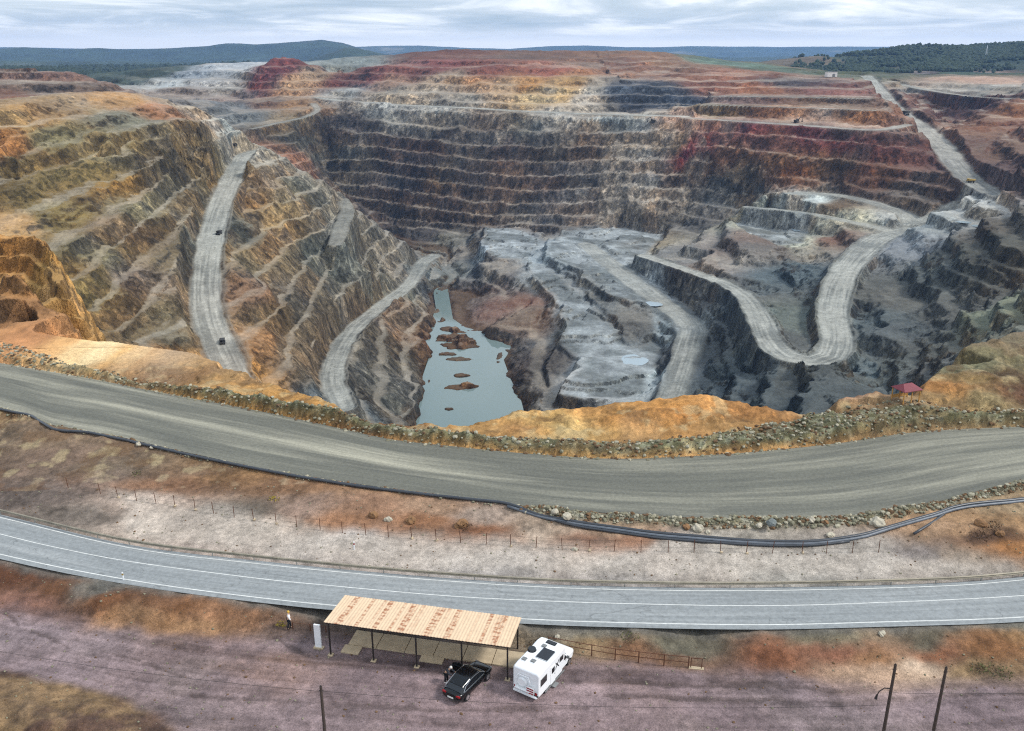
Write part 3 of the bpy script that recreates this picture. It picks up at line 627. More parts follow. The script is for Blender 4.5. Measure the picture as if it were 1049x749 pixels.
CPIT = CPIT * (1 - rm[..., None]) + (0.72 * rc + 0.28 * CPIT) * rm[..., None]
wetm = ((1 - sstep(LAKE_Z + 0.3, LAKE_Z + 2.6, ZP)) * 0.75)[..., None]
CPIT = CPIT * (1 - wetm) + lin([84, 62, 40]) * wetm
CPIT = CPIT * (1 + 0.22 * sstep(120, 220, X_) * sstep(880, 960, Y_))[..., None]
rb_ = (sstep(30, 90, X_) * sstep(250, 320, Y_) * (1 - sstep(820, 920, Y_)) * (1 - 1.0 * np.clip(MP + MF[PIT], 0, 1)))[..., None]
CPIT = CPIT * (1 + rb_ * (np.array([1.22, 1.27, 1.3]) - 1))
kb_ = ((1 - sstep(230, 300, Y_)) * sstep(48, 60, -X_))[..., None]
CPIT = CPIT * (1 + kb_ * (np.array([1.32, 1.28, 1.15]) - 1))
CPIT = np.clip(CPIT * ALB, 0.012, 0.8)
# ------------------------------------------------------------------ near ground
NEAR = Fan(28, 131, 0.0026, 1.3, 1900)
ZN = near_profile(NEAR)
Xn, Yn = NEAR.X, NEAR.Y
hn_w = smooth_line([at(x, y, HAUL_Z) for x, y in haul_near], 3); hf_w = smooth_line([at(x, y, HAUL_Z) for x, y in haul_far], 3)
bb_w = smooth_line([at(x, y, HAUL_Z + 0.2) for x, y in berm_back], 3)
an_w = smooth_line([at(x, y + 5.0, ASPH_Z) for x, y in near_line], 3); af_w = smooth_line([at(x, y - 1.0, ASPH_Z) for x, y in far_line], 3)
HAUL_POLY = hn_w + hf_w[::-1]
ASPH_POLY = an_w + af_w[::-1]
BERM_POLY = hf_w + bb_w[::-1]
dh = poly_mask(Xn, Yn, HAUL_POLY); da = poly_mask(Xn, Yn, ASPH_POLY); db = poly_mask(Xn, Yn, BERM_POLY)
rimd, rims, _, _ = line_dist(Xn, Yn, [(p[0], p[1], p[2]) for p in RIMW])
off_road = sstep(0.0, 1.2, -dh) * sstep(0.0, 1.0, -da) * (1 - 0.9 * sstep(118, 129, Yn))
orange = sstep(0, 1.5, line_dist(Xn, Yn, [p + (0,) if len(p) == 2 else p for p in bb_w])[1]) 
ZN = ZN + off_road * (0.30 * fbm(Xn, Yn, 9, 4, 71) + 0.10 * np.abs(fbm(Xn, Yn, 2.2, 3, 72)))
ZN = ZN + off_road * sstep(86, 104, Yn) * (0.9 * fbm(Xn, Yn, 8, 5, 73) + 0.6 * np.abs(fbm(Xn, Yn, 3.2, 4, 70)))
fade = 1 - sstep(118, 129, Yn)
kn = sstep(3.2, 6.5, ZN) * (Xn < -30) * fade
ZN = ZN + kn * (2.2 * fbm(Xn, Yn, 14, 5, 171) + 2.2 * ridged(Xn, Yn, 9, 5, 172) + 0.9 * terr(-(ZN + 1.2 * fbm(Xn, Yn, 10, 3, 173)) / 4.0, 4.0, 0.6))
rm_ = sstep(86, 100, Yn) * off_road * (1 - kn) * fade
ZN = ZN + rm_ * (0.32 * ridged(Xn, Yn, 7, 5, 174) + 0.22 * ridged(Xn * 1.0, Yn, 2.2, 3, 176))
# the windrow of rubble along the far edge of the haul road
prof = sstep(0.0, 1.0, db)
ZN = ZN + prof * (0.8 + 0.35 * fbm(Xn, Yn, 7, 3, 74) + 0.45 * fbm(Xn, Yn, 2.4, 3, 75) + 0.3 * np.abs(fbm(Xn, Yn, 0.8, 2, 175)))
# low rubble windrow along the near edge, right half
hnd, hns, hnr, _ = line_dist(Xn, Yn, [p for p in hn_w])
wr = np.exp(-((hnd - 0.8) / 0.7) ** 2) * sstep(-1, 3, Xn) * (dh < 0)
ZN = ZN + wr * (0.5 + 0.4 * fbm(Xn, Yn, 4, 3, 76) + 0.2 * fbm(Xn, Yn, 1.0, 2, 77))
wl_ = np.exp(-((hnd - 0.4) / 0.4) ** 2) * (1 - sstep(-1, 3, Xn)) * (dh < 0)
ZN = ZN + wl_ * (0.25 + 0.2 * fbm(Xn, Yn, 3, 3, 78))
# parking ground: nearly flat, small ruts
pk = sstep(0, 1.0, np.minimum(49.0, 60) - Yn)
ZN = ZN - 0.05 * np.abs(fbm(Xn, Yn, 1.2, 2, 79)) * (1 - off_road * 0)
# mounds: bottom-left corner and the heap right of the pipes
for (px, py, rx, ry, hh) in ((30, 735, 5.5, 3.5, 0.8), (95, 750, 4, 3, 0.6), (-40, 720, 5, 4, 0.9), (175, 628, 5, 1.4, 0.35), (110, 622, 5, 1.5, 0.35), (60, 612, 5, 1.5, 0.4)):
    c = at(px, py, 0.3)
    q = np.hypot((Xn - c[0]) / rx, (Yn - c[1]) / ry)
    ZN = ZN + hh * np.exp(-q * q) * (1 + 0.5 * fbm(Xn, Yn, 2.5, 3, 80))
slabq = poly_mask(Xn, Yn, [at(335, 640, 0)[:2], at(560, 664, 0)[:2], at(560, 700, 0)[:2], at(335, 672, 0)[:2]])
sq = sstep(-1.0, 0.5, slabq); ZN = ZN * (1 - sq) + 0.0 * sq
# keep the ground just under the paved sheets
ZN = np.where(dh > -0.3, np.minimum(ZN, HAUL_Z - 0.05), ZN)
ZN = np.where(da > -0.3, np.minimum(ZN, ASPH_Z - 0.02), ZN)
hutp = at(927, 410.5, 4.6); hr = np.hypot(Xn - hutp[0], Yn - hutp[1])
ZN = np.where(Yn < hutp[1], ZN - (1 - sstep(5.5, 9.0, hr)) * np.maximum(ZN - 4.2, 0), ZN)
hq = 1 - sstep(2.2, 3.6, hr); ZN = ZN * (1 - hq) + 4.6 * hq
NEARC = """200,700,135,112,108;400,720,130,105,100;600,720,128,105,100;800,710,125,108,110;1000,725,130,110,112;100,660,140,122,120;30,650,138,122,122;40,725,120,95,55;100,742,125,100,55;10,745,105,75,45;150,740,130,105,75;180,735,128,110,105;60,605,112,72,42;30,618,150,105,85;150,635,160,115,70;220,638,150,105,70;20,596,100,62,38;110,615,125,80,45;170,622,130,85,48;200,645,165,122,80
290,650,110,90,80;270,684,150,105,60;230,670,130,100,85;400,690,85,65,62;360,660,100,80,74;650,700,120,95,92;640,668,122,86,58;700,680,122,86,58;600,662,150,120,80;580,700,105,84,78;640,705,135,100,75;800,676,130,80,50;900,678,150,105,65;860,672,138,88,62;940,683,205,175,145;900,690,185,150,120;1020,668,150,100,55;1000,690,150,120,80;1049,660,150,110,65;960,672,150,95,60;750,720,122,100,98;500,735,128,102,96;60,685,135,115,115;320,735,132,110,105;850,735,128,112,112;700,690,128,105,104
100,606,112,108,98;600,650,130,125,115;700,658,110,105,85;850,657,125,115,90;600,655,150,135,105;400,640,120,112,98;950,655,115,105,85;1040,648,120,112,95
50,470,120,95,85;20,450,130,105,90;120,480,130,108,95;40,510,115,100,90;80,530,125,112,100;150,515,195,170,150;130,540,180,160,142;250,540,190,170,150;220,560,185,165,150;350,560,180,170,162;500,575,180,172,165;650,580,170,162,155;800,580,165,160,150;900,575,150,145,138;300,500,150,110,75;240,488,150,110,70;370,520,155,115,85;440,535,140,95,60;500,545,140,90,55;500,528,180,155,135;600,550,140,100,75;650,553,150,105,75;560,545,190,165,140;700,560,180,170,158;740,550,175,165,150;980,540,175,135,95;1030,560,165,110,55;1000,548,90,65,50;1040,520,180,150,110;1020,535,170,130,85;940,570,120,110,105;400,500,150,112,75;200,480,130,100,78;300,520,160,130,110;350,535,150,105,70;180,497,140,100,70;260,522,110,98,84;880,560,160,150,138;985,570,140,120,100;990,585,150,140,130;560,535,175,150,125;640,540,165,135,105;450,520,165,130,100
100,358,205,175,135;115,365,210,185,150;85,348,190,140,95;60,345,170,120,85;200,372,195,145,85;170,362,195,150,105;260,395,190,135,65;310,408,185,130,60;230,388,175,130,75;420,434,150,105,55;500,441,185,135,75;530,440,190,130,65;560,432,205,155,85;580,437,205,165,105;640,430,195,130,55;620,422,200,140,70;700,425,190,125,55;680,415,200,135,60;760,425,180,120,60;740,435,165,120,70;830,412,170,125,105;810,420,165,120,100;880,408,165,120,100;960,408,150,115,75;1010,408,140,118,85;910,412,185,150,115;1030,385,110,85,65;980,375,125,120,95;1040,355,130,120,85;960,395,165,110,55;1045,400,120,80,60;1000,390,140,110,70;20,342,140,95,70;5,348,130,100,80;130,376,180,125,70;170,378,110,72,45;190,384,120,78,48;20,250,160,118,72;40,290,150,120,70;10,312,112,68,48;30,320,132,92,58;50,325,142,108,68;5,230,158,118,76;25,270,140,105,60;10,285,165,125,75;860,420,150,115,80;340,422,175,125,65;375,432,150,95,50"""
CN = zone_paint(NEAR, ZN, NEARC, 1.3, p=2.0, dec=2, ax=0.42, ay=1.0)
m4 = fbm(Xn, Yn, 0.6, 3, 88)
m1 = fbm(Xn, Yn, 6, 4, 81); m2 = fbm(Xn, Yn, 1.6, 4, 82); m3 = fbm(Xn, Yn, 20, 3, 83)
CN = CN * (1 + 0.30 * m1 + 0.42 * m2 + 0.12 * m3 + 0.34 * m4)[..., None]
# verge strip of pale crushed rock between guardrail and fence, even mauve hardstanding in front
fence_ln = [at(x, y, 1.7) for x, y in [(1049, 574), (900, 562), (760, 562), (560, 556), (470, 549), (330, 537), (250, 522), (170, 510), (110, 500)]]
STRIP = [at(x, y - 3, ASPH_Z)[:2] for x, y in far_line if 110 < x < 1100] + [q[:2] for q in fence_ln]
ds = poly_mask(Xn + 1.5 * m1, Yn + 1.2 * m1 + 0.5 * m2, STRIP)
sm_ = (sstep(-0.8, 2.2, ds) * 0.72)[..., None]
CN = CN * (1 - sm_) + lin([198, 184, 168]) * (1 + 0.2 * m2 + 0.16 * m1 + 0.16 * m4)[..., None] * sm_
PARK = [at(x, y + 2, 0)[:2] for x, y in bank_foot] + [(70, 26), (-70, 26)]
dp_ = poly_mask(Xn + 1.2 * m1, Yn + 1.0 * m1 + 0.4 * m2, PARK)
nl_w = smooth_line([at(x, y, 0.5) for x, y in near_line], 3)
pd_, ps_, pr_, _ = line_dist(Xn, Yn, nl_w)
trk = fbm(pr_ / 26 + 0.03 * pd_, pd_ / 0.55, 1.0, 3, 89) + 0.5 * fbm(pr_ / 60, pd_ / 1.6, 1.0, 3, 90)
pm = (sstep(-0.6, 1.4, dp_) * 0.6)[..., None]
tone = lin([146, 125, 128]) * (1 + 0.26 * m1 + 0.30 * m2 + 0.18 * m4 + 0.6 * trk)[..., None]
CN = CN * (1 - pm) + tone * pm
MND = [at(x, y, 0.4)[:2] for x, y in [(-60, 684), (0, 688), (40, 691), (90, 699), (140, 716), (180, 742), (190, 780), (-60, 790)]]
dm_ = poly_mask(Xn + 1.0 * m1, Yn + 0.8 * m1 + 0.4 * m2, MND); mm_ = (sstep(-0.5, 0.8, dm_) * 0.8)[..., None]
mix_ = sstep(-0.25, 0.3, m1 + 0.6 * m2)[..., None]
CN = CN * (1 - mm_) + (lin([136, 106, 60]) * mix_ + lin([92, 62, 40]) * (1 - mix_)) * (1 + 0.55 * m4 + 0.5 * m2)[..., None] * mm_
for rl, rw in (([(2, 628), (14, 634), (20, 643), (38, 649), (58, 658), (76, 668)], 0.16), ([(120, 672), (150, 678), (172, 688), (200, 694), (230, 697)], 0.14), ([(280, 652), (300, 664), (316, 672)], 0.12), ([(640, 700), (700, 704), (780, 702), (860, 706)], 0.22), ([(200, 712), (320, 722), (450, 728), (600, 727)], 0.25), ([(600, 714), (700, 718), (800, 716)], 0.2)):
    Lr = smooth_line([at(x, y, 0) for x, y in rl], 1.0)
    dr_ = line_dist(Xn, Yn, Lr)[0] + 0.35 * m2
    q_ = (1 - sstep(rw * 0.4, rw * 1.6, dr_)); ZN = ZN - 0.05 * q_
    CN = CN * (1 - 0.5 * q_[..., None]) + lin([82, 68, 64]) * 0.5 * q_[..., None]
south = (Yn < np.interp(Xn, [q[0] for q in nl_w], [q[1] for q in nl_w]))
gs_ = (south * (1 - sstep(1.3, 2.6, pd_ + 0.5 * m2)) * 0.8)[..., None]
CN = CN * (1 - gs_) + lin([120, 117, 109]) * (1 + 0.3 * m2 + 0.35 * m4)[..., None] * gs_
# damp, rusty patches in the soil
rust = sstep(0.1, 0.5, fbm(Xn, Yn, 8, 4, 84)) * off_road * 0.2
CN = CN * (1 - rust[..., None]) + CN.mean(-1, keepdims=True) * np.array([1.15, 0.9, 0.7]) * rust[..., None]
# rubble of the windrows: grey green with pale stones
rub = np.clip(prof + wr * 1.3, 0, 1)
rb = lin([112, 108, 84]) * (1 + 0.5 * m2 + 0.4 * fbm(Xn, Yn, 0.7, 2, 85))[..., None]
pale = sstep(0.18, 0.4, fbm(Xn, Yn, 1.0, 3, 86))[..., None] * 0.6
rb = rb * (1 - pale) + lin([170, 168, 150]) * pale
brn = sstep(0.0, 0.5, fbm(Xn, Yn, 12, 2, 87))[..., None] * 0.5
rb = rb * (1 - brn) + lin([92, 80, 52]) * (1 + 0.4 * m2[..., None]) * brn
CN = CN * (1 - rub[..., None]) + rb * rub[..., None]
spk = sstep(0.15, 0.42, fbm(Xn, Yn, 2.0, 5, 92)) * off_road * (Yn > 84) * 0.4
CN = CN * (1 - spk[..., None]) + lin([206, 180, 140]) * spk[..., None]
spk = sstep(0.18, 0.42, fbm(Xn, Yn, 3.0, 5, 93)) * off_road * (Yn > 84) * 0.5
CN = CN * (1 - spk[..., None]) + lin([112, 78, 48]) * spk[..., None]
CN = CN * (1 + (np.array([1.0, 1.05, 0.86]) - 1) * sstep(84, 90, Yn)[..., None])
CN = CN.mean(-1, keepdims=True) * 0.17 + CN * 0.83
CN = np.clip(CN * 0.84, 0.012, 0.8)
fb = sstep(108, 130, Yn + 4 * m1)[..., None]
CN = CN * (1 - fb) + lookup(PIT, CPIT, Xn, np.maximum(Yn, 129.0)) * fb
# ------------------------------------------------------------------ materials
def new_mat(name):
    m = bpy.data.materials.new(name); m.use_nodes = True
    nt = m.node_tree; b = nt.nodes["Principled BSDF"]
    return m, nt, b
def node(nt, typ, **kw):
    n = nt.nodes.new(typ)
    for k, v in kw.items():
        if k.startswith('i_'): n.inputs[k[2:].replace('_', ' ')].default_value = v
        else: setattr(n, k, v)
    return n
def mix_rgb(nt, a, b, fac, mode='MIX'):
    n = nt.nodes.new("ShaderNodeMix"); n.data_type = 'RGBA'; n.blend_type = mode
    for s, v in ((0, fac), (6, a), (7, b)):
        if hasattr(v, 'links') or isinstance(v, bpy.types.NodeSocket): nt.links.new(v, n.inputs[s])
        else: n.inputs[s].default_value = v if s == 0 else (tuple(v) + (1,) if len(v) == 3 else v)
    return n.outputs[2]
def ramp(nt, src, stops):
    r = nt.nodes.new("ShaderNodeValToRGB"); nt.links.new(src, r.inputs[0])
    while len(r.color_ramp.elements) < len(stops): r.color_ramp.elements.new(0.5)
    for e, (p, c) in zip(r.color_ramp.elements, stops):
        e.position = p; e.color = (c, c, c, 1) if not hasattr(c, '__len__') else tuple(c) + (1,)
    return r.outputs[0]
def noise_(nt, scale, detail=6, rough=0.6, vec=None, stretch=None, dist=0.0):
    n = node(nt, "ShaderNodeTexNoise"); n.inputs["Scale"].default_value = scale; n.inputs["Detail"].default_value = detail
    n.inputs["Roughness"].default_value = rough; n.inputs["Distortion"].default_value = dist
    g = node(nt, "ShaderNodeNewGeometry")
    src = vec or g.outputs["Position"]
    if stretch:
        mp = node(nt, "ShaderNodeMapping"); mp.inputs["Scale"].default_value = stretch
        nt.links.new(src, mp.inputs[0]); src = mp.outputs[0]
    nt.links.new(src, n.inputs["Vector"])
    return n.outputs["Fac"]
def ground_mat(name, scales, contrast, bump_h, streak=None, rough=0.95, flat=0.55, cells=None):
    m, nt, b = new_mat(name)
    a = node(nt, "ShaderNodeAttribute"); a.attribute_name = "zone_colour"
    col = a.outputs["Color"]
    st = node(nt, "ShaderNodeAttribute"); st.attribute_name = "steepness"
    fr = ramp(nt, st.outputs["Fac"], [(0.0, flat), (1.0, 1.0)])
    for sc, ct in zip(scales, contrast):
        f = noise_(nt, sc, 8, 0.65)
        g = ramp(nt, f, [(0.28, 1 - ct), (0.5, 1.0), (0.72, 1 + ct)])
        col = mix_rgb(nt, col, g, fr, 'MULTIPLY')
    if streak:
        f = noise_(nt, streak[0], 5, 0.6, stretch=streak[1])
        g = ramp(nt, f, [(0.3, 1 - streak[2]), (0.5, 1.0), (0.7, 1 + streak[2])])
        col = mix_rgb(nt, col, g, st.outputs['Fac'], 'MULTIPLY')
    vbump = None
    if cells:
        g0 = node(nt, "ShaderNodeNewGeometry"); wn = node(nt, "ShaderNodeTexNoise"); wn.inputs["Scale"].default_value = cells[0] * 0.9; wn.inputs["Detail"].default_value = 4
        mpv = node(nt, "ShaderNodeMapping"); mpv.inputs["Scale"].default_value = (1, 1, 0.55); nt.links.new(g0.outputs["Position"], mpv.inputs[0])
        vm = node(nt, "ShaderNodeVectorMath", operation='MULTIPLY_ADD'); nt.links.new(wn.outputs["Color"], vm.inputs[0]); vm.inputs[1].default_value = (2.2 / cells[0] * 0.5,) * 3; nt.links.new(mpv.outputs[0], vm.inputs[2])
        for ci, (sc, amt) in enumerate(zip(cells[0::2], cells[1::2])):
            vo = node(nt, "ShaderNodeTexVoronoi"); vo.inputs["Scale"].default_value = sc; nt.links.new(vm.outputs[0], vo.inputs["Vector"])
            sx = node(nt, "ShaderNodeSeparateColor"); nt.links.new(vo.outputs["Color"], sx.inputs[0])
            g = ramp(nt, sx.outputs[0], [(0.0, (1 - amt,) * 3), (0.6, (1.0, 0.99, 0.97)), (1.0, (1 + amt * 1.1, 1 + amt * 0.95, 1 + amt * 0.75))])
            mx_ = node(nt, "ShaderNodeMath", operation='MULTIPLY'); nt.links.new(st.outputs['Fac'], mx_.inputs[0]); mx_.inputs[1].default_value = 0.9
            col = mix_rgb(nt, col, g, mx_.outputs[0], 'MULTIPLY')
            if ci == 0: vbump = vo.outputs["Distance"]
    nt.links.new(col, b.inputs["Base Color"])
    b.inputs["Roughness"].default_value = rough; b.inputs["Specular IOR Level"].default_value = 0.2
    f1 = noise_(nt, scales[-1], 8, 0.7)
    bp = node(nt, "ShaderNodeBump"); bp.inputs["Strength"].default_value = 1.0; bp.inputs["Distance"].default_value = bump_h
    nt.links.new(f1, bp.inputs["Height"]); nt.links.new(fr, bp.inputs["Strength"])
    if streak:
        f2 = noise_(nt, streak[0], 6, 0.7, stretch=streak[1])
        b2 = node(nt, "ShaderNodeBump"); b2.inputs["Distance"].default_value = bump_h * 2.2; b2.inputs["Strength"].default_value = 0.9
        nt.links.new(f2, b2.inputs["Height"]); nt.links.new(st.outputs['Fac'], b2.inputs['Strength']); nt.links.new(bp.outputs[0], b2.inputs["Normal"]); nt.links.new(b2.outputs[0], b.inputs["Normal"])
        if vbump is not None:
            b3 = node(nt, "ShaderNodeBump"); b3.inputs["Distance"].default_value = 0.26 / cells[0]; nt.links.new(vbump, b3.inputs["Height"]); nt.links.new(st.outputs['Fac'], b3.inputs['Strength']); nt.links.new(b2.outputs[0], b3.inputs["Normal"]); nt.links.new(b3.outputs[0], b.inputs["Normal"])
    else:
        nt.links.new(bp.outputs[0], b.inputs["Normal"])
    return m
M_PIT = ground_mat("rock", (0.045, 0.14, 0.4), (0.28, 0.45, 0.45), 2.0, streak=(0.22, (1, 1, 0.15), 0.4), cells=(0.16, 0.45, 0.42, 0.4))
M_NEAR = ground_mat("soil", (0.5, 2.2, 8.0), (0.18, 0.34, 0.42), 0.14, flat=0.85, cells=(0.7, 0.4, 1.9, 0.35))
M_FAR = ground_mat("far_ground", (0.004, 0.02, 0.08), (0.25, 0.3, 0.35), 3.0, flat=0.9)
def plain(name, col, rough=0.6, metal=0.0, var=0.12, scale=2.0, spec=0.4, bump=0.0, coat=0.0):
    m, nt, b = new_mat(name)
    c = tuple(lin(col)) 
    f = noise_(nt, scale, 6, 0.65)
    g = ramp(nt, f, [(0.3, 1 - var), (0.7, 1 + var)])
    cc = mix_rgb(nt, c, g, 1.0, 'MULTIPLY')
    nt.links.new(cc, b.inputs["Base Color"])
    b.inputs["Roughness"].default_value = rough; b.inputs["Metallic"].default_value = metal; b.inputs["Specular IOR Level"].default_value = spec
    b.inputs["Coat Weight"].default_value = coat
    if bump:
        bp = node(nt, "ShaderNodeBump"); bp.inputs["Distance"].default_value = bump; nt.links.new(f, bp.inputs["Height"]); nt.links.new(bp.outputs[0], b.inputs["Normal"])
    return m
# water
def water_mat(name, col, rough=0.04, bump=0.02, spec=0.5):
    m, nt, b = new_mat(name)
    b.inputs["Base Color"].default_value = tuple(lin(col)) + (1,); b.inputs["Roughness"].default_value = rough; b.inputs["IOR"].default_value = 1.33
    f = noise_(nt, 0.6, 3, 0.5)
    bp = node(nt, "ShaderNodeBump"); bp.inputs["Distance"].default_value = bump; bp.inputs["Strength"].default_value = 0.3
    nt.links.new(f, bp.inputs["Height"]); nt.links.new(bp.outputs[0], b.inputs["Normal"])
    return m
M_LAKE = water_mat("pit_water", (112, 128, 126)); M_PUD = water_mat("puddle_water", (150, 165, 172), 0.08)

g_near = NEAR.mesh("ground", ZN, CN, [M_NEAR])
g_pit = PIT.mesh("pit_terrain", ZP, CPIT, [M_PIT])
def sheet(name, poly, z, mat, kind="structure"):
    bm = bmesh.new()
    vs = [bm.verts.new((p[0], p[1], z)) for p in poly]
    bm.faces.new(vs); bmesh.ops.triangulate(bm, faces=bm.faces[:])
    bmesh.ops.recalc_face_normals(bm, faces=bm.faces[:])
    me = bpy.data.meshes.new(name); bm.to_mesh(me); bm.free()
    me.materials.append(mat)
    o = bpy.data.objects.new(name, me); COL.objects.link(o); o["kind"] = kind
    return o
c0 = np.mean([p[:2] for p in lake_w], axis=0)
big = [(c0[0] + (p[0] - c0[0]) * 1.25, c0[1] + (p[1] - c0[1]) * 1.12) for p in lake_w]
sheet("pit_lake", big, LAKE_Z, M_LAKE)

# ------------------------------------------------------------------ far ground, hills, sky
FARG = Fan(1880, 16000, 0.006, 1.1, 700)
Zf = FARG.raster(TIN)[..., 0]
base = -50 - 40 * sstep(4000, 9000, FARG.Y) + 10 * fbm(FARG.X, FARG.Y, 900, 4, 101)
tf = np.isnan(Zf); Zf = np.where(tf, base, Zf)
mixf = sstep(3300, 4300, FARG.Y); Zf = Zf * (1 - mixf) + base * mixf
Zf = FARG.blur(Zf, 2, 1)
Zf = Zf + 4 * fbm(FARG.X, FARG.Y, 120, 4, 102) * sstep(1900, 2300, FARG.Y)
def ridge(Z, pts, D, wid, seed, rough=0.34):
    ws = sorted([far(x, y, D) for x, y in pts])
    s = np.array([p[0] / D for p in ws]); h = np.array([p[2] for p in ws])
    top = np.interp(FARG.X / FARG.Y, s, h)
    rel = top - base
    q = (FARG.Y - D) / wid + 0.25 * fbm(FARG.X, FARG.Y, wid * 1.4, 3, seed + 5)
    prof = np.exp(-q * q * 1.6)
    r = 1 + rough * fbm(FARG.X, FARG.Y, wid * 0.7, 5, seed) - rough * 0.6 * np.abs(fbm(FARG.X, FARG.Y, wid * 0.35, 4, seed + 2))
    return np.maximum(Z, base + rel * prof * np.where(prof > 0.9, 1 + (r - 1) * 0.35, r))
Zf = ridge(Zf, [(-300, 50), (-100, 52), (0, 50), (28, 48), (60, 51), (100, 49), (130, 50.5), (180, 48.5), (215, 47), (232, 45), (262, 46), (300, 44), (330, 41), (350, 44), (380, 53), (450, 62), (700, 66), (1200, 70)], 7500, 1500, 110)
Zf = ridge(Zf, [(-300, 60), (250, 64), (310, 62), (335, 55), (358, 49), (380, 53), (410, 62), (600, 70), (1200, 70)], 5200, 900, 120)
Zf = ridge(Zf, [(-300, 47), (300, 50), (380, 47.5), (430, 46), (480, 49), (520, 50), (560, 47.5), (600, 46.5), (640, 48), (700, 47.5), (760, 47), (830, 46.5), (900, 47), (950, 48), (1000, 49), (1200, 48)], 12500, 2600, 130)
Zf = ridge(Zf, [(-300, 70), (400, 70), (540, 62), (620, 58), (690, 57), (760, 58.5), (830, 57.5), (900, 60), (1200, 64)], 7800, 1300, 140)
wood = lin([58, 70, 52]); heath = lin([88, 92, 66]); pal = lin([150, 140, 120])
CF = zone_paint(FARG, Zf, PITC, 30.0, dec=4)
nf = fbm(FARG.X, FARG.Y, 260, 5, 150); 
cw = wood * (1 + 0.4 * nf)[..., None]; hx = sstep(0.15, 0.5, fbm(FARG.X, FARG.Y, 900, 4, 151))[..., None] * 0.7
cw = cw * (1 - hx) + heath * hx
px_ = sstep(0.38, 0.5, fbm(FARG.X, FARG.Y, 700, 5, 152))[..., None] * 0.5
cw = cw * (1 - px_) + pal * px_
k = sstep(2600, 3400, FARG.Y)[..., None]
CF = CF * (1 - k) + cw * k
CF = np.clip(CF * ALB * (1 + 0.35 * fbm(FARG.X, FARG.Y, 60, 4, 153))[..., None], 0.012, 0.8)
g_far = FARG.mesh("hills", Zf - np.where(FARG.Y < 1902, 0.3, 0), CF, [M_FAR])
# back-fill behind the camera so the place goes on
def patch(name, x0, x1, y0, y1, z, mat):
    me = bpy.data.meshes.new(name); me.from_pydata([(x0, y0, z), (x1, y0, z), (x1, y1, z), (x0, y1, z)], [], [(0, 1, 2, 3)])
    me.materials.append(mat); o = bpy.data.objects.new(name, me); COL.objects.link(o); o["kind"] = "structure"; return o
M_BACK = plain("soil_behind", (130, 108, 104), 0.95, var=0.3, scale=0.4)
patch("soil", -16500, 16500, -3000, 16300, -185, M_BACK)
patch("soil", -3000, 3000, -3000, 28.5, -0.02, M_BACK)
# haul road sheet, asphalt sheet, painted lines
def ribbon_between(name, A, B, z, mat, n=220, rows=14, dz=None):
    def res(L):
        P = np.array(L)[:, :2]; s = np.r_[0, np.cumsum(np.hypot(*np.diff(P, axis=0).T))]; t = np.linspace(0, s[-1], n)
        return np.stack([np.interp(t, s, P[:, 0]), np.interp(t, s, P[:, 1])], 1)
    A, B = res(A), res(B)
    vs = []; uv = []
    L = np.r_[0, np.cumsum(np.hypot(*np.diff((A + B) / 2, axis=0).T))]
    for i in range(n):
        for j in range(rows + 1):
            t = j / rows
            p = A[i] * (1 - t) + B[i] * t
            vs.append((p[0], p[1], z)); uv.append((L[i], t))
    fs = [(i * (rows + 1) + j, (i + 1) * (rows + 1) + j, (i + 1) * (rows + 1) + j + 1, i * (rows + 1) + j + 1) for i in range(n - 1) for j in range(rows)]
    me = bpy.data.meshes.new(name); me.from_pydata(vs, [], fs)
    u = me.uv_layers.new(name="along")
    for lp in me.loops: u.data[lp.index].uv = uv[lp.vertex_index]
    me.materials.append(mat); o = bpy.data.objects.new(name, me); COL.objects.link(o); o["kind"] = "structure"
    return o
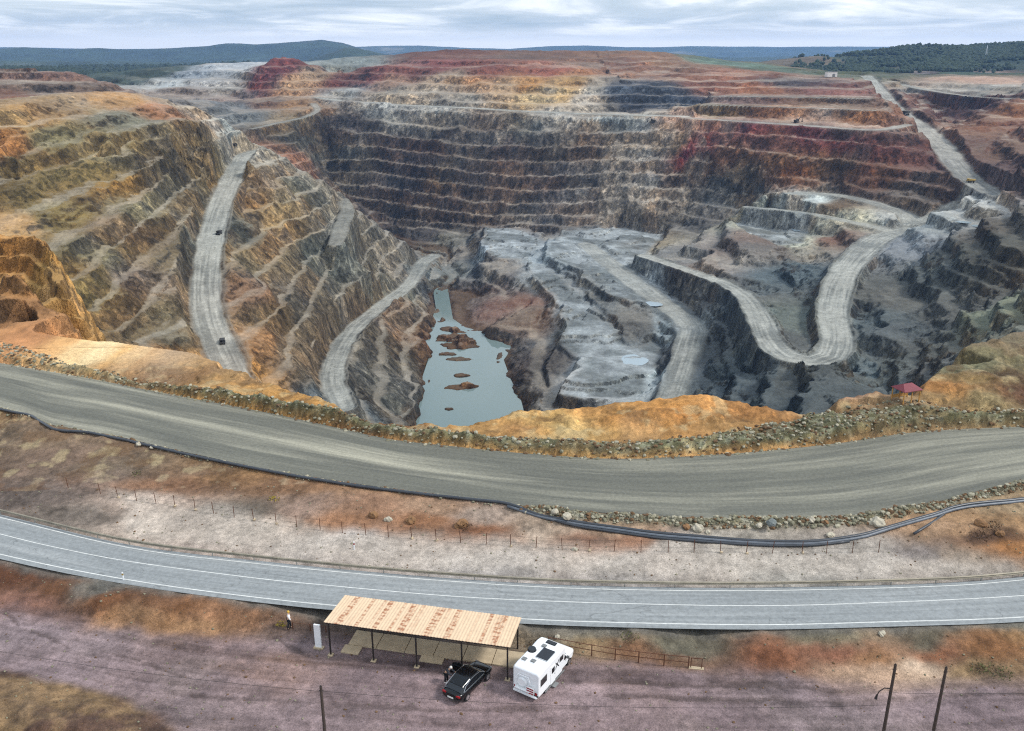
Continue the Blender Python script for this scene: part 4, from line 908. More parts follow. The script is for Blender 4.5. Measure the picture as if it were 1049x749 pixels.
def road_mat(name, base, pale, dark, su, lane, bump, thr, cracks=False):
    m, nt, b = new_mat(name)
    uv = node(nt, "ShaderNodeUVMap"); uv.uv_map = "along"
    f1 = noise_(nt, 1.0, 6, 0.6, vec=uv.outputs[0], stretch=(su, lane, 1))
    f2 = noise_(nt, 1.0, 6, 0.65, vec=uv.outputs[0], stretch=(su * 2.4, lane * 3.4, 1))
    f3 = noise_(nt, 3.0, 6, 0.7)
    c = mix_rgb(nt, tuple(lin(base)), tuple(lin(pale)), ramp(nt, f1, [(thr - 0.04, 0), (thr + 0.2, 1)]))
    c = mix_rgb(nt, c, tuple(lin(dark)), ramp(nt, f2, [(0.36, 0.55), (0.56, 0)]))
    c = mix_rgb(nt, c, ramp(nt, f3, [(0.3, 0.8), (0.7, 1.2)]), 1.0, 'MULTIPLY')
    if cracks:
        mp = node(nt, "ShaderNodeMapping"); mp.inputs["Scale"].default_value = (0.16, 2.4, 1); nt.links.new(uv.outputs[0], mp.inputs[0])
        wn = node(nt, "ShaderNodeTexNoise"); wn.inputs["Scale"].default_value = 2.0; nt.links.new(mp.outputs[0], wn.inputs["Vector"])
        vm = node(nt, "ShaderNodeVectorMath", operation='MULTIPLY_ADD'); nt.links.new(wn.outputs["Color"], vm.inputs[0]); vm.inputs[1].default_value = (0.8, 0.8, 0); nt.links.new(mp.outputs[0], vm.inputs[2])
        vo = node(nt, "ShaderNodeTexVoronoi", feature='DISTANCE_TO_EDGE'); vo.inputs["Scale"].default_value = 1.0; nt.links.new(vm.outputs[0], vo.inputs["Vector"])
        ck = ramp(nt, vo.outputs[0], [(0.0, 0.62), (0.012, 1.0)])
        wn2 = noise_(nt, 0.09, 3, 0.6)
        c = mix_rgb(nt, c, ck, ramp(nt, wn2, [(0.45, 0.0), (0.55, 0.8)]), 'MULTIPLY')
    nt.links.new(c, b.inputs["Base Color"]); b.inputs["Roughness"].default_value = 0.9; b.inputs["Specular IOR Level"].default_value = 0.25
    bp = node(nt, "ShaderNodeBump"); bp.inputs["Distance"].default_value = bump; nt.links.new(f3, bp.inputs["Height"]); nt.links.new(bp.outputs[0], b.inputs["Normal"])
    return m
M_HAUL = road_mat("haul_gravel", (106, 106, 97), (172, 168, 150), (84, 85, 80), 0.014, 3.0, 0.05, 0.50)
M_ASPH = road_mat("asphalt", (140, 144, 145), (156, 159, 159), (118, 122, 123), 0.03, 5.0, 0.01, 0.5, True)
ribbon_between("haul_road", hn_w, hf_w, HAUL_Z, M_HAUL)
ribbon_between("road", an_w, af_w, ASPH_Z, M_ASPH)
M_PAINT = plain("road_paint", (206, 207, 203), 0.7, var=0.2, scale=2)
def stripe(px, w, z):
    L = smooth_line([at(x, y, z) for x, y in px], 2)
    vs = []; P = np.array(L)[:, :2]; T = np.gradient(P, axis=0); T /= np.linalg.norm(T, axis=1)[:, None]; N = np.stack([-T[:, 1], T[:, 0]], 1)
    for p, n in zip(P, N): vs += [(p[0] - n[0] * w / 2, p[1] - n[1] * w / 2, z), (p[0] + n[0] * w / 2, p[1] + n[1] * w / 2, z)]
    fs = [(2 * i, 2 * i + 2, 2 * i + 3, 2 * i + 1) for i in range(len(P) - 1)]
    me = bpy.data.meshes.new("road_marking"); me.from_pydata(vs, [], fs); me.materials.append(M_PAINT)
    o = bpy.data.objects.new("road_marking", me); COL.objects.link(o); o["kind"] = "structure"
stripe([(x, y + 2.0) for x, y in far_line], 0.10, ASPH_Z + 0.005); stripe(mid_line, 0.10, ASPH_Z + 0.005); stripe(near_line, 0.12, ASPH_Z + 0.005)

# ------------------------------------------------------------------ light
world = bpy.data.worlds.new("World"); scene.world = world; world.use_nodes = True
nt = world.node_tree; nt.nodes.clear()
SUN_EL, SUN_ROT = math.radians(44), math.radians(98)
sky = node(nt, "ShaderNodeTexSky"); sky.sky_type = 'NISHITA'; sky.sun_disc = False; sky.sun_elevation = SUN_EL; sky.sun_rotation = SUN_ROT; sky.air_density = 1.2; sky.dust_density = 1.5
bg1 = node(nt, "ShaderNodeBackground"); bg1.inputs[1].default_value = 0.10; nt.links.new(sky.outputs[0], bg1.inputs[0])
tc = node(nt, "ShaderNodeTexCoord"); sep = node(nt, "ShaderNodeSeparateXYZ"); nt.links.new(tc.outputs["Generated"], sep.inputs[0])
def mth(op, a, b=None):
    n = node(nt, "ShaderNodeMath", operation=op)
    for i, v in enumerate((a, b)):
        if v is None: continue
        if isinstance(v, bpy.types.NodeSocket): nt.links.new(v, n.inputs[i])
        else: n.inputs[i].default_value = v
    return n.outputs[0]
zc = mth('MAXIMUM', mth('ADD', sep.outputs[2], 0.075), 0.02)
cmb = node(nt, "ShaderNodeCombineXYZ"); nt.links.new(mth('DIVIDE', sep.outputs[0], zc), cmb.inputs[0]); nt.links.new(mth('DIVIDE', sep.outputs[1], zc), cmb.inputs[1])
n1 = noise_(nt, 0.7, 9, 0.6, vec=cmb.outputs[0], stretch=(0.9, 0.8, 1), dist=0.6)
n2 = noise_(nt, 0.3, 4, 0.6, vec=cmb.outputs[0], stretch=(0.5, 1.2, 1))
cl = ramp(nt, n1, [(0.32, (0.36, 0.45, 0.53)), (0.48, (0.54, 0.61, 0.68)), (0.57, (0.80, 0.84, 0.88)), (0.64, (1.0, 1.0, 1.0))])
lowb = ramp(nt, n2, [(0.36, (0.78, 0.82, 0.87)), (0.6, (1.08, 1.06, 1.03))])
clc = mix_rgb(nt, cl, lowb, 1.0, 'MULTIPLY')
hz = ramp(nt, sep.outputs[2], [(0.008, 1.0), (0.026, 0.0)])
clc = mix_rgb(nt, clc, (1.08, 1.06, 1.03), hz)
bg2 = node(nt, "ShaderNodeBackground"); bg2.inputs[1].default_value = 0.77; nt.links.new(clc, bg2.inputs[0])
mx = node(nt, "ShaderNodeMixShader"); mx.inputs[0].default_value = 0.86
nt.links.new(bg1.outputs[0], mx.inputs[1]); nt.links.new(bg2.outputs[0], mx.inputs[2])
wo = node(nt, "ShaderNodeOutputWorld"); nt.links.new(mx.outputs[0], wo.inputs[0])
sd = bpy.data.lights.new("sun", 'SUN'); sd.energy = 1.5; sd.angle = math.radians(10); sd.color = (1.0, 0.97, 0.92)
so = bpy.data.objects.new("sun", sd); COL.objects.link(so)
dirv = Vector((math.sin(SUN_ROT) * math.cos(SUN_EL), math.cos(SUN_ROT) * math.cos(SUN_EL), math.sin(SUN_EL)))
so.rotation_euler = (-dirv).to_track_quat('-Z', 'Y').to_euler(); so.location = (0, 0, 300)
# haze
def haze():
    bm = bmesh.new(); bmesh.ops.create_cube(bm, size=1.0)
    bmesh.ops.scale(bm, vec=(33200, 19500, 470), verts=bm.verts); bmesh.ops.translate(bm, vec=(0, 6600, 45), verts=bm.verts)
    me = bpy.data.meshes.new("haze"); bm.to_mesh(me); bm.free()
    o = bpy.data.objects.new("haze", me); COL.objects.link(o); o["kind"] = "stuff"
    m = bpy.data.materials.new("haze"); m.use_nodes = True; nt = m.node_tree; nt.nodes.clear()
    v = node(nt, "ShaderNodeVolumePrincipled"); v.inputs["Color"].default_value = (0.32, 0.56, 1.0, 1); v.inputs["Density"].default_value = HAZE_D; v.inputs["Anisotropy"].default_value = 0.2
    out = node(nt, "ShaderNodeOutputMaterial"); nt.links.new(v.outputs[0], out.inputs["Volume"])
    me.materials.append(m)
HAZE_D = 5.6e-5
haze()
scene.view_settings.view_transform = 'Standard'; scene.view_settings.look = 'None'; scene.view_settings.exposure = 0.98; scene.view_settings.gamma = 1.0
scene.view_settings.use_curve_mapping = False
scene.render.engine = 'CYCLES'
scene.cycles.max_bounces = 5; scene.cycles.diffuse_bounces = 2; scene.cycles.glossy_bounces = 2; scene.cycles.volume_bounces = 1; scene.cycles.transparent_max_bounces = 6
scene.cycles.filter_width = 1.15
scene.cycles.use_denoising = False
# ------------------------------------------------------------------ object helpers
def gz(X, Y):
    return float(lookup(NEAR, ZN, np.array([[float(X)]]), np.array([[float(Y)]]))[0, 0])
def on_ground(x, y, it=6):          # pixel -> point on the built near ground
    z = 0.5
    for _ in range(it):
        p = at(x, y, z); z = gz(p[0], p[1])
    p = at(x, y, z); return Vector(p)
class MB:
    def __init__(s): s.bm = bmesh.new()
    def box(s, c, d, rz=0.0, taper=None, bevel=0.0, m=None):
        r = bmesh.ops.create_cube(s.bm, size=1.0); vs = r['verts']
        for v in vs:
            k = taper if (taper and v.co.z > 0) else (1, 1)
            v.co = Vector((v.co.x * d[0] * k[0], v.co.y * d[1] * k[1], v.co.z * d[2]))
        if bevel:
            es = list({e for v in vs for e in v.link_edges})
            rb = bmesh.ops.bevel(s.bm, geom=es, offset=bevel, segments=2, affect='EDGES', clamp_overlap=True)
            vs = list({v for f in rb['faces'] for v in f.verts} | {v for v in vs if v.is_valid})
        M = Matrix.Translation(Vector(c)) @ Matrix.Rotation(rz, 4, 'Z')
        if m is not None: M = m @ M
        bmesh.ops.transform(s.bm, matrix=M, verts=vs); return s
    def cyl(s, a, b, r0, r1=None, n=10, caps=True):
        a, b = Vector(a), Vector(b); r1 = r0 if r1 is None else r1
        d = b - a; L = d.length
        r = bmesh.ops.create_cone(s.bm, cap_ends=caps, segments=n, radius1=r0, radius2=r1, depth=L)
        q = d.to_track_quat('Z', 'Y').to_matrix().to_4x4()
        bmesh.ops.transform(s.bm, matrix=Matrix.Translation((a + b) / 2) @ q, verts=r['verts']); return s
    def tube(s, pts, r, n=8):
        P = [Vector(p) for p in pts]; rings = []
        for i, p in enumerate(P):
            t = (P[min(i + 1, len(P) - 1)] - P[max(i - 1, 0)]).normalized()
            q = t.to_track_quat('Z', 'Y'); rr = r[i] if hasattr(r, '__len__') else r
            rings.append([s.bm.verts.new(p + q @ Vector((rr * math.cos(k / n * 6.2832), rr * math.sin(k / n * 6.2832), 0))) for k in range(n)])
        for A, B in zip(rings[:-1], rings[1:]):
            for k in range(n): s.bm.faces.new((A[k], A[(k + 1) % n], B[(k + 1) % n], B[k]))
        s.bm.faces.new(rings[0][::-1]); s.bm.faces.new(rings[-1]); return s
    def loft(s, secs, cap=True):
        rings = [[s.bm.verts.new(Vector(p)) for p in sec] for sec in secs]; n = len(rings[0])
        for A, B in zip(rings[:-1], rings[1:]):
            for k in range(n): s.bm.faces.new((A[k], A[(k + 1) % n], B[(k + 1) % n], B[k]))
        if cap: s.bm.faces.new(rings[0][::-1]); s.bm.faces.new(rings[-1])
        return s
    def quad(s, *p):
        s.bm.faces.new([s.bm.verts.new(Vector(q)) for q in p]); return s
    def blob(s, c, r, sub=1, seed=0, amp=0.25, sc=(1, 1, 1)):
        q = bmesh.ops.create_icosphere(s.bm, subdivisions=sub, radius=1.0); rr = random.Random(seed)
        rot = Matrix.Rotation(rr.random() * 6.28, 3, 'Z') @ Matrix.Rotation(rr.random() * 0.8 - 0.4, 3, 'X')
        for v in q['verts']:
            k = 1 + amp * (rr.random() * 2 - 1)
            v.co = Vector(c) + rot @ Vector((v.co.x * sc[0], v.co.y * sc[1], v.co.z * sc[2])) * (r * k)
        return s
    def build(s, name, mat, parent=None, smooth=False):
        bmesh.ops.recalc_face_normals(s.bm, faces=s.bm.faces[:])
        me = bpy.data.meshes.new(name); s.bm.to_mesh(me); s.bm.free()
        if smooth: me.shade_smooth()
        for mt in (mat if isinstance(mat, (list, tuple)) else [mat]): me.materials.append(mt)
        o = bpy.data.objects.new(name, me); COL.objects.link(o)
        if parent: o.parent = parent
        return o
def tag(o, label, cat, group=None, kind=None):
    o["label"] = label; o["category"] = cat
    if group: o["group"] = group
    if kind: o["kind"] = kind
    return o
def thing(name, label, cat, loc, rz=0.0, group=None):
    o = bpy.data.objects.new(name, None); COL.objects.link(o); o.location = loc; o.rotation_euler = (0, 0, rz)
    o.empty_display_size = 0.2
    return tag(o, label, cat, group)
def copy_tree(o, parent=None):
    c = o.copy(); COL.objects.link(c)
    if parent: c.parent = parent
    for ch in list(o.children): copy_tree(ch, c)
    return c
M_STEEL = plain("galvanised_steel", (150, 152, 148), 0.5, 0.6, 0.15)
M_RUSTY = plain("rusty_steel", (96, 62, 44), 0.85, 0.1, 0.35, 4)
M_DARKST = plain("dark_steel", (52, 46, 44), 0.6, 0.2)
M_WOODP = plain("weathered_wood", (70, 60, 54), 0.9, var=0.3, scale=5)
M_WHITE = plain("white_coating", (236, 238, 240), 0.35, var=0.03, spec=0.5)
M_BLACKP = plain("black_paint", (9, 10, 12), 0.18, var=0.1, spec=0.4, coat=0.25)
M_GLASS = plain("dark_glass", (22, 26, 30), 0.06, spec=0.7, var=0.02)
M_RUBBER = plain("rubber", (26, 26, 27), 0.85)
M_CHROME = plain("bright_metal", (205, 208, 210), 0.22, 0.9, 0.04)
M_RED = plain("red_lens", (150, 22, 26), 0.25)
M_PLATE = plain("plate_white", (225, 225, 220), 0.5)
M_GREYPL = plain("grey_plastic", (120, 122, 122), 0.6)
M_PIPE = plain("pipe_black", (56, 60, 66), 0.38, var=0.25, scale=1.0, spec=0.5)
M_CONC = plain("concrete", (186, 168, 140), 0.9, var=0.16, scale=1.6, bump=0.01)
M_PIPE2 = plain("pipe_grey", (92, 98, 106), 0.42, var=0.25, scale=1.0, spec=0.5)
M_WIRE = plain("wire", (60, 58, 58), 0.6, 0.5)

# ------------------------------------------------------------------ the canopy by the car park
F0 = Vector(at(331.4, 637.5, 3.2)); F1 = Vector(at(522.6, 663.3, 3.2))
ux = (F1 - F0); CL = ux.length; CANG = math.atan2(ux.y, ux.x)
can = thing("parking_canopy", "long cream corrugated roof with rust streaks on thin dark posts beside the road", "shelter", (F0.x, F0.y, 0), CANG)
W_ = 4.4
m, nt_, b_ = new_mat("corrugated_sheet")
tcn = node(nt_, "ShaderNodeTexCoord"); sp_ = node(nt_, "ShaderNodeSeparateXYZ"); nt_.links.new(tcn.outputs["Object"], sp_.inputs[0])
colf = noise_(nt_, 1.35, 1, 0.4, vec=tcn.outputs["Object"], stretch=(1, 0.02, 0.0))
dotf = noise_(nt_, 1.0, 3, 0.6, vec=tcn.outputs["Object"], stretch=(1.6, 3.2, 0.0))
fine = noise_(nt_, 3.0, 5, 0.6, vec=tcn.outputs["Object"])
def mth2(ntx, op, a, b):
    n = node(ntx, "ShaderNodeMath", operation=op)
    for i, v in enumerate((a, b)):
        if isinstance(v, bpy.types.NodeSocket): ntx.links.new(v, n.inputs[i])
        else: n.inputs[i].default_value = v
    return n.outputs[0]
fac = mth2(nt_, 'MULTIPLY', ramp(nt_, colf, [(0.50, 0), (0.56, 1)]), ramp(nt_, dotf, [(0.46, 0.12), (0.58, 0.9)]))
cc = mix_rgb(nt_, tuple(lin((216, 188, 156))), tuple(lin((156, 98, 64))), fac)
cc = mix_rgb(nt_, cc, ramp(nt_, fine, [(0.3, 0.9), (0.7, 1.08)]), 1.0, 'MULTIPLY')
nt_.links.new(cc, b_.inputs["Base Color"]); b_.inputs["Roughness"].default_value = 0.7
M_ROOF = m
nseg = 420; vs = []; fs = []
for i in range(nseg + 1):
    u = CL * i / nseg; w = 0.012 * math.sin(i / 7 * 2 * math.pi)
    for v in (0, W_): vs.append((u, v, 3.22 - 0.42 * v / W_ + w))
for i in range(nseg): fs.append((2 * i, 2 * i + 2, 2 * i + 3, 2 * i + 1))
me = bpy.data.meshes.new("roof"); me.from_pydata(vs, [], fs); me.materials.append(M_ROOF)
o = bpy.data.objects.new("roof", me); COL.objects.link(o); o.parent = can
sm = o.modifiers.new("thick", 'SOLIDIFY'); sm.thickness = 0.03; sm.offset = -1
post_px = [(337.7, 672.8), (382.3, 678), (426.5, 684.5), (473, 691), (520.6, 694.5)]
Mi = Matrix.Rotation(-CANG, 4, 'Z') @ Matrix.Translation((-F0.x, -F0.y, 0))
for x, y in post_px:
    p = Mi @ Vector(at(x, y, 0.03)); g = 0.0
    MB().box((p.x, 0.14, 1.56), (0.11, 0.11, 3.12)).build("post", M_DARKST, can)
    MB().box((p.x, 0.14, 0.04), (0.42, 0.42, 0.12), bevel=0.02).build("footing", M_CONC, can)
    MB().box((p.x, W_ - 0.35, 1.33), (0.11, 0.11, 2.74)).build("post", M_DARKST, can)
    MB().cyl((p.x, 0.08, 3.04), (p.x, W_ - 0.1, 2.66), 0.05, n=6).build("rafter", M_DARKST, can)
for v in (0.06, 1.5, 2.9, W_ - 0.08):
    MB().box((CL / 2, v, 3.13 - 0.42 * v / W_), (CL - 0.1, 0.07, 0.09)).build("purlin", M_DARKST, can)
# concrete paving strip under it
pv = bpy.data.objects.new("paving", None)
for i in range(6):
    w0 = 1.25 + i * 2.42
    if w0 + 2.36 > CL + 1.0: break
    o = MB().box((w0 + 1.18, 2.55, 0.07), (2.37, 1.9, 0.14), bevel=0.015).build("paving_slab", M_CONC); o.matrix_world = Matrix.Translation((F0.x, F0.y, 0)) @ Matrix.Rotation(CANG, 4, 'Z'); o["kind"] = "structure"
for u, v, du, dv in ((1.75, 1.05, 1.5, 1.0), (8.5, 1.2, 1.9, 0.75)):
    o = MB().box((u, v, 0.062), (du, dv, 0.124), bevel=0.015).build("paving_slab", M_CONC); o.matrix_world = Matrix.Translation((F0.x, F0.y, 0)) @ Matrix.Rotation(CANG, 4, 'Z'); o["kind"] = "structure"
# white marker slab
p = on_ground(326.6, 664)
t = thing("marker_slab", "plain white upright slab standing left of the canopy", "marker", p, CANG)
MB().box((0, 0, 1.15), (0.55, 0.16, 2.3), bevel=0.02).build("slab", M_WHITE, t); MB().box((0.02, 0, 0.06), (0.85, 0.4, 0.16), bevel=0.02).build("plinth", M_CONC, t)

# ------------------------------------------------------------------ railings, guardrail, wire fence
def railing(name, label, pts, h, mat, rails, spost, r=0.03, group=None):
    P = [on_ground(x, y) for x, y in pts]
    t = thing(name, label, "railing", P[0], 0, group); o0 = P[0]
    L = dens([tuple(p) for p in P], spost)
    for q in L: MB().box((q[0] - o0.x, q[1] - o0.y, q[2] - o0.z + h / 2 - 0.1), (0.08, 0.08, h + 0.2)).build("post", mat, t)
    for k in rails:
        MB().tube([(q[0] - o0.x, q[1] - o0.y, q[2] - o0.z + k) for q in L], r, 6).build("rail", mat, t)
    return t
railing("railing", "rust brown metal railing at the car park edge right of the white motorhome", [(562, 664), (606, 672), (630, 676), (654, 679), (680, 682), (705, 684.5)], 1.1, M_RUSTY, (0.55, 1.05), 2.6)
railing("railing", "low rusty railing between the person in white and the canopy", [(300, 643.5), (318, 645.5), (334, 647.5)], 0.6, M_RUSTY, (0.55,), 0.8, 0.02)
p = on_ground(713, 685)
t = thing("barrier_frame", "small rusty rectangular frame standing just past the right end of the railing", "barrier", p, -0.15)
MB().box((-0.42, 0, 0.5), (0.06, 0.06, 1.0)).build("post", M_RUSTY, t); MB().box((0.42, 0, 0.5), (0.06, 0.06, 1.0)).build("post", M_RUSTY, t); MB().box((0, 0, 0.97), (0.78, 0.05, 0.06)).build("rail", M_RUSTY, t); MB().box((0, 0, 0.03), (1.2, 0.3, 0.1)).build("footing", M_CONC, t)
GL = smooth_line([at(x, y - 2.6, ASPH_Z + 0.2) for x, y in far_line], 2.0)
t = thing("guardrail", "long grey steel guardrail along the far edge of the asphalt road", "guardrail", (GL[0][0], GL[0][1], ASPH_Z - 0.06)); o0 = Vector((GL[0][0], GL[0][1], ASPH_Z - 0.06))
secs = []
for i, q in enumerate(GL):
    a = Vector(GL[max(i - 1, 0)][:2]); b = Vector(GL[min(i + 1, len(GL) - 1)][:2]); n = Vector((-(b - a).y, (b - a).x)).normalized()
    sec = []
    for off, z in ((-0.04, 0.42), (-0.10, 0.48), (-0.10, 0.53), (-0.04, 0.58), (-0.10, 0.63), (-0.10, 0.68), (-0.04, 0.74), (-0.01, 0.74), (-0.01, 0.42)):
        sec.append((q[0] - o0.x + n.x * off, q[1] - o0.y + n.y * off, z))
    secs.append(sec)
MB().loft(secs).build("beam", plain("guardrail_steel", (150, 142, 126), 0.6, 0.3, 0.3, 0.8), t)
for q in GL[::2]: MB().box((q[0] - o0.x, q[1] - o0.y + 0.06, 0.33), (0.06, 0.1, 0.75)).build("post", M_STEEL, t)
FPX2 = [(70, 500), (103, 506), (121, 510), (140, 513), (160, 516), (179, 519), (200, 523), (219, 526), (240, 530), (260, 533), (283, 537), (304, 540), (328, 543.5), (351, 546), (375, 548), (398, 550.5), (422, 552), (447, 554), (472, 556), (498, 558), (523, 560), (549, 561.6), (576, 563.6), (603, 564.5), (629, 565), (656.6, 565.7), (684.5, 565.9), (711, 566), (738, 566.5), (764.4, 567.2), (791, 567), (821.6, 567), (846.6, 567), (873, 566.5), (900, 566)]
FW = [on_ground(x, y) for x, y in FPX2]
t = thing("wire_fence", "row of thin rusty fence posts with wires along the pale roadside strip", "fence", FW[0]); o0 = FW[0]
for q in FW:
    lean = (random.uniform(-0.1, 0.1), random.uniform(-0.08, 0.08))
    MB().cyl((q - o0) - Vector((0, 0, 0.15)), (q - o0) + Vector((lean[0], lean[1], 1.3)), 0.035, n=6).build("post", M_RUSTY, t)
    if random.random() < 0.35: MB().blob((q - o0) + Vector((0.05, 0, 0.08)), 0.16, 1, random.randint(0, 999), 0.4).build("footing", M_CONC, t)
for k in (0.5, 1.15): MB().tube([(q - o0) + Vector((0, 0, k)) for q in FW], 0.009, 4).build("wire", M_WIRE, t)

# ------------------------------------------------------------------ pipes on the ground
pipe_px = [(-160, 385), (0, 420), (29, 427), (46, 436), (59, 441), (88, 444.5), (112, 448), (176, 463), (265, 482), (340, 495), (420, 506), (474, 512.5), (520, 517.8), (549, 526), (579, 535), (623, 541), (667, 547), (711, 551), (764, 555), (800, 556.5), (838, 556), (879, 550), (911, 542), (955, 528), (985, 519.5), (1049, 512), (1200, 492)]
def pipe(px, r, mat, label, dz=0.0, dy=0.0):
    pts = []
    for x, y in px:
        q = on_ground(x, y + dy); pts.append((q.x, q.y, q.z))
    L = smooth_line(pts, 0.9); P = []
    zs = [max(gz(q[0], q[1]), q[2] - 0.2) for q in L]
    zs = np.convolve(np.pad(np.array(zs), 3, mode='edge'), np.ones(7) / 7, 'valid')
    P = [(q[0], q[1], z + r * 0.8 + dz + 0.04) for q, z in zip(L, zs)]
    o = MB().tube([Vector(q) - Vector(P[0]) for q in P], r, 10).build("water_pipe", mat, smooth=True); o.location = P[0]
    tag(o, label, "pipe", "pipes along the haul road"); return o
pipe(pipe_px, 0.17, M_PIPE, "longest dark pipe snaking along the near edge of the haul road")
pipe([q for q in pipe_px if 500 < q[0] < 1300], 0.15, M_PIPE2, "paler grey pipe on the right half, running just below the longest dark pipe", 0, 2.2)
pipe([(530, 522), (579, 538), (623, 545), (667, 551), (711, 555), (764, 558.5), (800, 560), (838, 559), (870, 555)], 0.12, M_PIPE, "short dark pipe nearest the roadside fence at the picture's middle right", 0, 0.5)
pipe([(936, 550), (948, 541), (958, 533), (972, 524)], 0.13, M_PIPE, "short dark branch pipe climbing the tan heap on the right", 0, 0)

# ------------------------------------------------------------------ poles and wires
def pole(base_px, h, label, arm=None):
    p = on_ground(*base_px); p.z = 0.0 if p.z < 0.4 else p.z
    t = thing("utility_pole", label, "pole", p, 0, "wooden poles by the car park")
    MB().cyl((0, 0, -0.2), (0, 0, h), 0.13, 0.09, 10).build("shaft", M_WOODP, t)
    MB().cyl((-0.16, 0, h - 0.35), (0.16, 0, h - 0.35), 0.025, n=6).build("crossbar", M_DARKST, t)
    MB().cyl((0, 0, h - 0.02), (0, 0, h + 0.08), 0.06, 0.03, 8).build("insulator", M_DARKST, t)
    if arm:
        MB().tube([(0, 0, h - 2.0), (-0.5, 0.0, h - 1.9), (-0.8, 0, h - 2.15), (-0.9, 0, h - 2.5)], 0.035, 6).build("bracket", M_DARKST, t)
        MB().cyl((-0.9, 0, h - 2.45), (-0.95, 0, h - 2.75), 0.06, 0.1, 8).build("lamp_head", M_DARKST, t)
    return p, h
PA = pole((335, 775), 5.9, "lone dark wooden pole in the foreground below the canopy's left end")
PB = pole((898, 790), 8.8, "dark wooden pole at lower right with a small bracket lamp, left of the pair")
arm_ok = None
PC = pole((948, 790), 8.6, "bare dark wooden pole at lower right, right of the pair")
for o in list(COL.objects):
    if o.name.startswith("utility_pole") and o["label"].startswith("dark wooden"):
        h = 8.8
        MB().tube([(0, 0, h - 1.9), (-0.45, 0.0, h - 1.85), (-0.75, 0, h - 2.1), (-0.85, 0, h - 2.4)], 0.035, 6).build("bracket", M_DARKST, o)
        MB().cyl((-0.85, 0, h - 2.35), (-0.9, 0, h - 2.7), 0.05, 0.1, 8).build("lamp_head", M_DARKST, o)
def cable(a, b, sag, label):
    a, b = Vector(a), Vector(b); pts = []
    for i in range(33):
        t = i / 32; q = a.lerp(b, t); q.z -= sag * 4 * t * (1 - t); pts.append(q - a)
    o = MB().tube(pts, 0.011, 5).build("overhead_cable", M_WIRE); o.location = a; return tag(o, label, "cable", "overhead cables")
cable((PA[0].x + 0.14, PA[0].y, 5.5), (PB[0].x - 0.14, PB[0].y, 5.6), 0.7, "thin dark cable strung from the lone pole to the bracket pole")
cable((PB[0].x + 0.14, PB[0].y, 6.6), (PC[0].x - 0.1, PC[0].y, 6.6), 0.08, "short cable strung between the two poles at lower right")
cable((PC[0].x + 0.14, PC[0].y, 6.6), (PC[0].x + 40, PC[0].y + 3, 6.5), 0.8, "cable leaving the bare right-hand pole towards the right edge")
cable((PA[0].x - 0.14, PA[0].y, 5.5), (PA[0].x - 42, PA[0].y + 9, 5.5), 0.9, "cable leaving the lone pole towards the left edge")

# ------------------------------------------------------------------ red-roofed hut on the rim
p = Vector(at(927, 410.5, 4.6))
M_ROOFR = plain("red_sheet", (118, 54, 62), 0.6, var=0.12); M_OCH = plain("ochre_post", (176, 132, 70), 0.8)
t = thing("lookout_hut", "small open hut with a dark red hipped roof on the pit rim", "hut", p, 0.35); t.scale = (0.85, 0.85, 0.85)
MB().loft([[(-1.7, -1.4, 1.95), (1.7, -1.4, 1.95), (1.7, 1.4, 1.95), (-1.7, 1.4, 1.95)], [(-1.7, -1.4, 2.02), (1.7, -1.4, 2.02), (1.7, 1.4, 2.02), (-1.7, 1.4, 2.02)], [(-0.8, -0.05, 2.75), (0.8, -0.05, 2.75), (0.8, 0.05, 2.75), (-0.8, 0.05, 2.75)]]).build("roof", M_ROOFR, t)
for sx in (-1.45, 0, 1.45):
    for sy in (-1.15, 1.15): MB().box((sx, sy, 0.92), (0.13, 0.13, 2.1)).build("post", M_OCH, t)
for sy in (-1.15, 1.15): MB().box((0, sy, 1.88), (3.0, 0.1, 0.12)).build("beam", M_OCH, t)
MB().box((0, 1.15, 0.5), (2.9, 0.06, 0.5)).build("back_panel", M_OCH, t)
# ------------------------------------------------------------------ vehicles
def wheel(parent, c, r, w, name="wheel"):
    o = MB().cyl((0, -w / 2, 0), (0, w / 2, 0), r, n=20).build(name, M_RUBBER, parent); o.location = c
    h = MB().cyl((0, -w / 2 - 0.012, 0), (0, w / 2 + 0.012, 0), r * 0.62, n=16).build("rim", M_CHROME, o)
    return o
def body_sections(xs, half, z0, ztop, n=5, round_=0.12):
    secs = []
    for x, hw, a, b in zip(xs, half, z0, ztop):
        r = min(round_, (b - a) * 0.4)
        secs.append([(x, -hw + r, a), (x, -hw, a + r), (x, -hw, b - r), (x, -hw + r, b), (x, hw - r, b), (x, hw, b - r), (x, hw, a + r), (x, hw - r, a)])
    return secs
# black fastback car, x forward, origin on the ground at its middle
ca = thing("parked_car", "black fastback car with an open left door parked under the canopy's edge", "car", (-3.35, 55.25, 0.03), math.radians(57.5))
xs = [-2.28, -2.2, -1.9, -1.35, -0.6, 0.4, 1.2, 1.8, 2.12, 2.25]
hw = [0.70, 0.82, 0.89, 0.91, 0.92, 0.92, 0.91, 0.88, 0.80, 0.62]
lo = [0.42, 0.30, 0.24, 0.22, 0.22, 0.22, 0.22, 0.24, 0.28, 0.36]
hi = [0.80, 0.98, 1.02, 1.00, 0.97, 0.94, 0.92, 0.85, 0.74, 0.62]
o = MB().loft(body_sections(xs, hw, lo, hi, round_=0.16)).build("body", M_BLACKP, ca, True)
sub = o.modifiers.new("s", 'SUBSURF'); sub.levels = 1; sub.render_levels = 2
gx = [-1.95, -1.4, -0.7, -0.1, 0.45, 1.15]; ghw = [0.60, 0.68, 0.70, 0.70, 0.68, 0.76]
gh = [1.03, 1.27, 1.41, 1.43, 1.36, 0.94]
secs = []
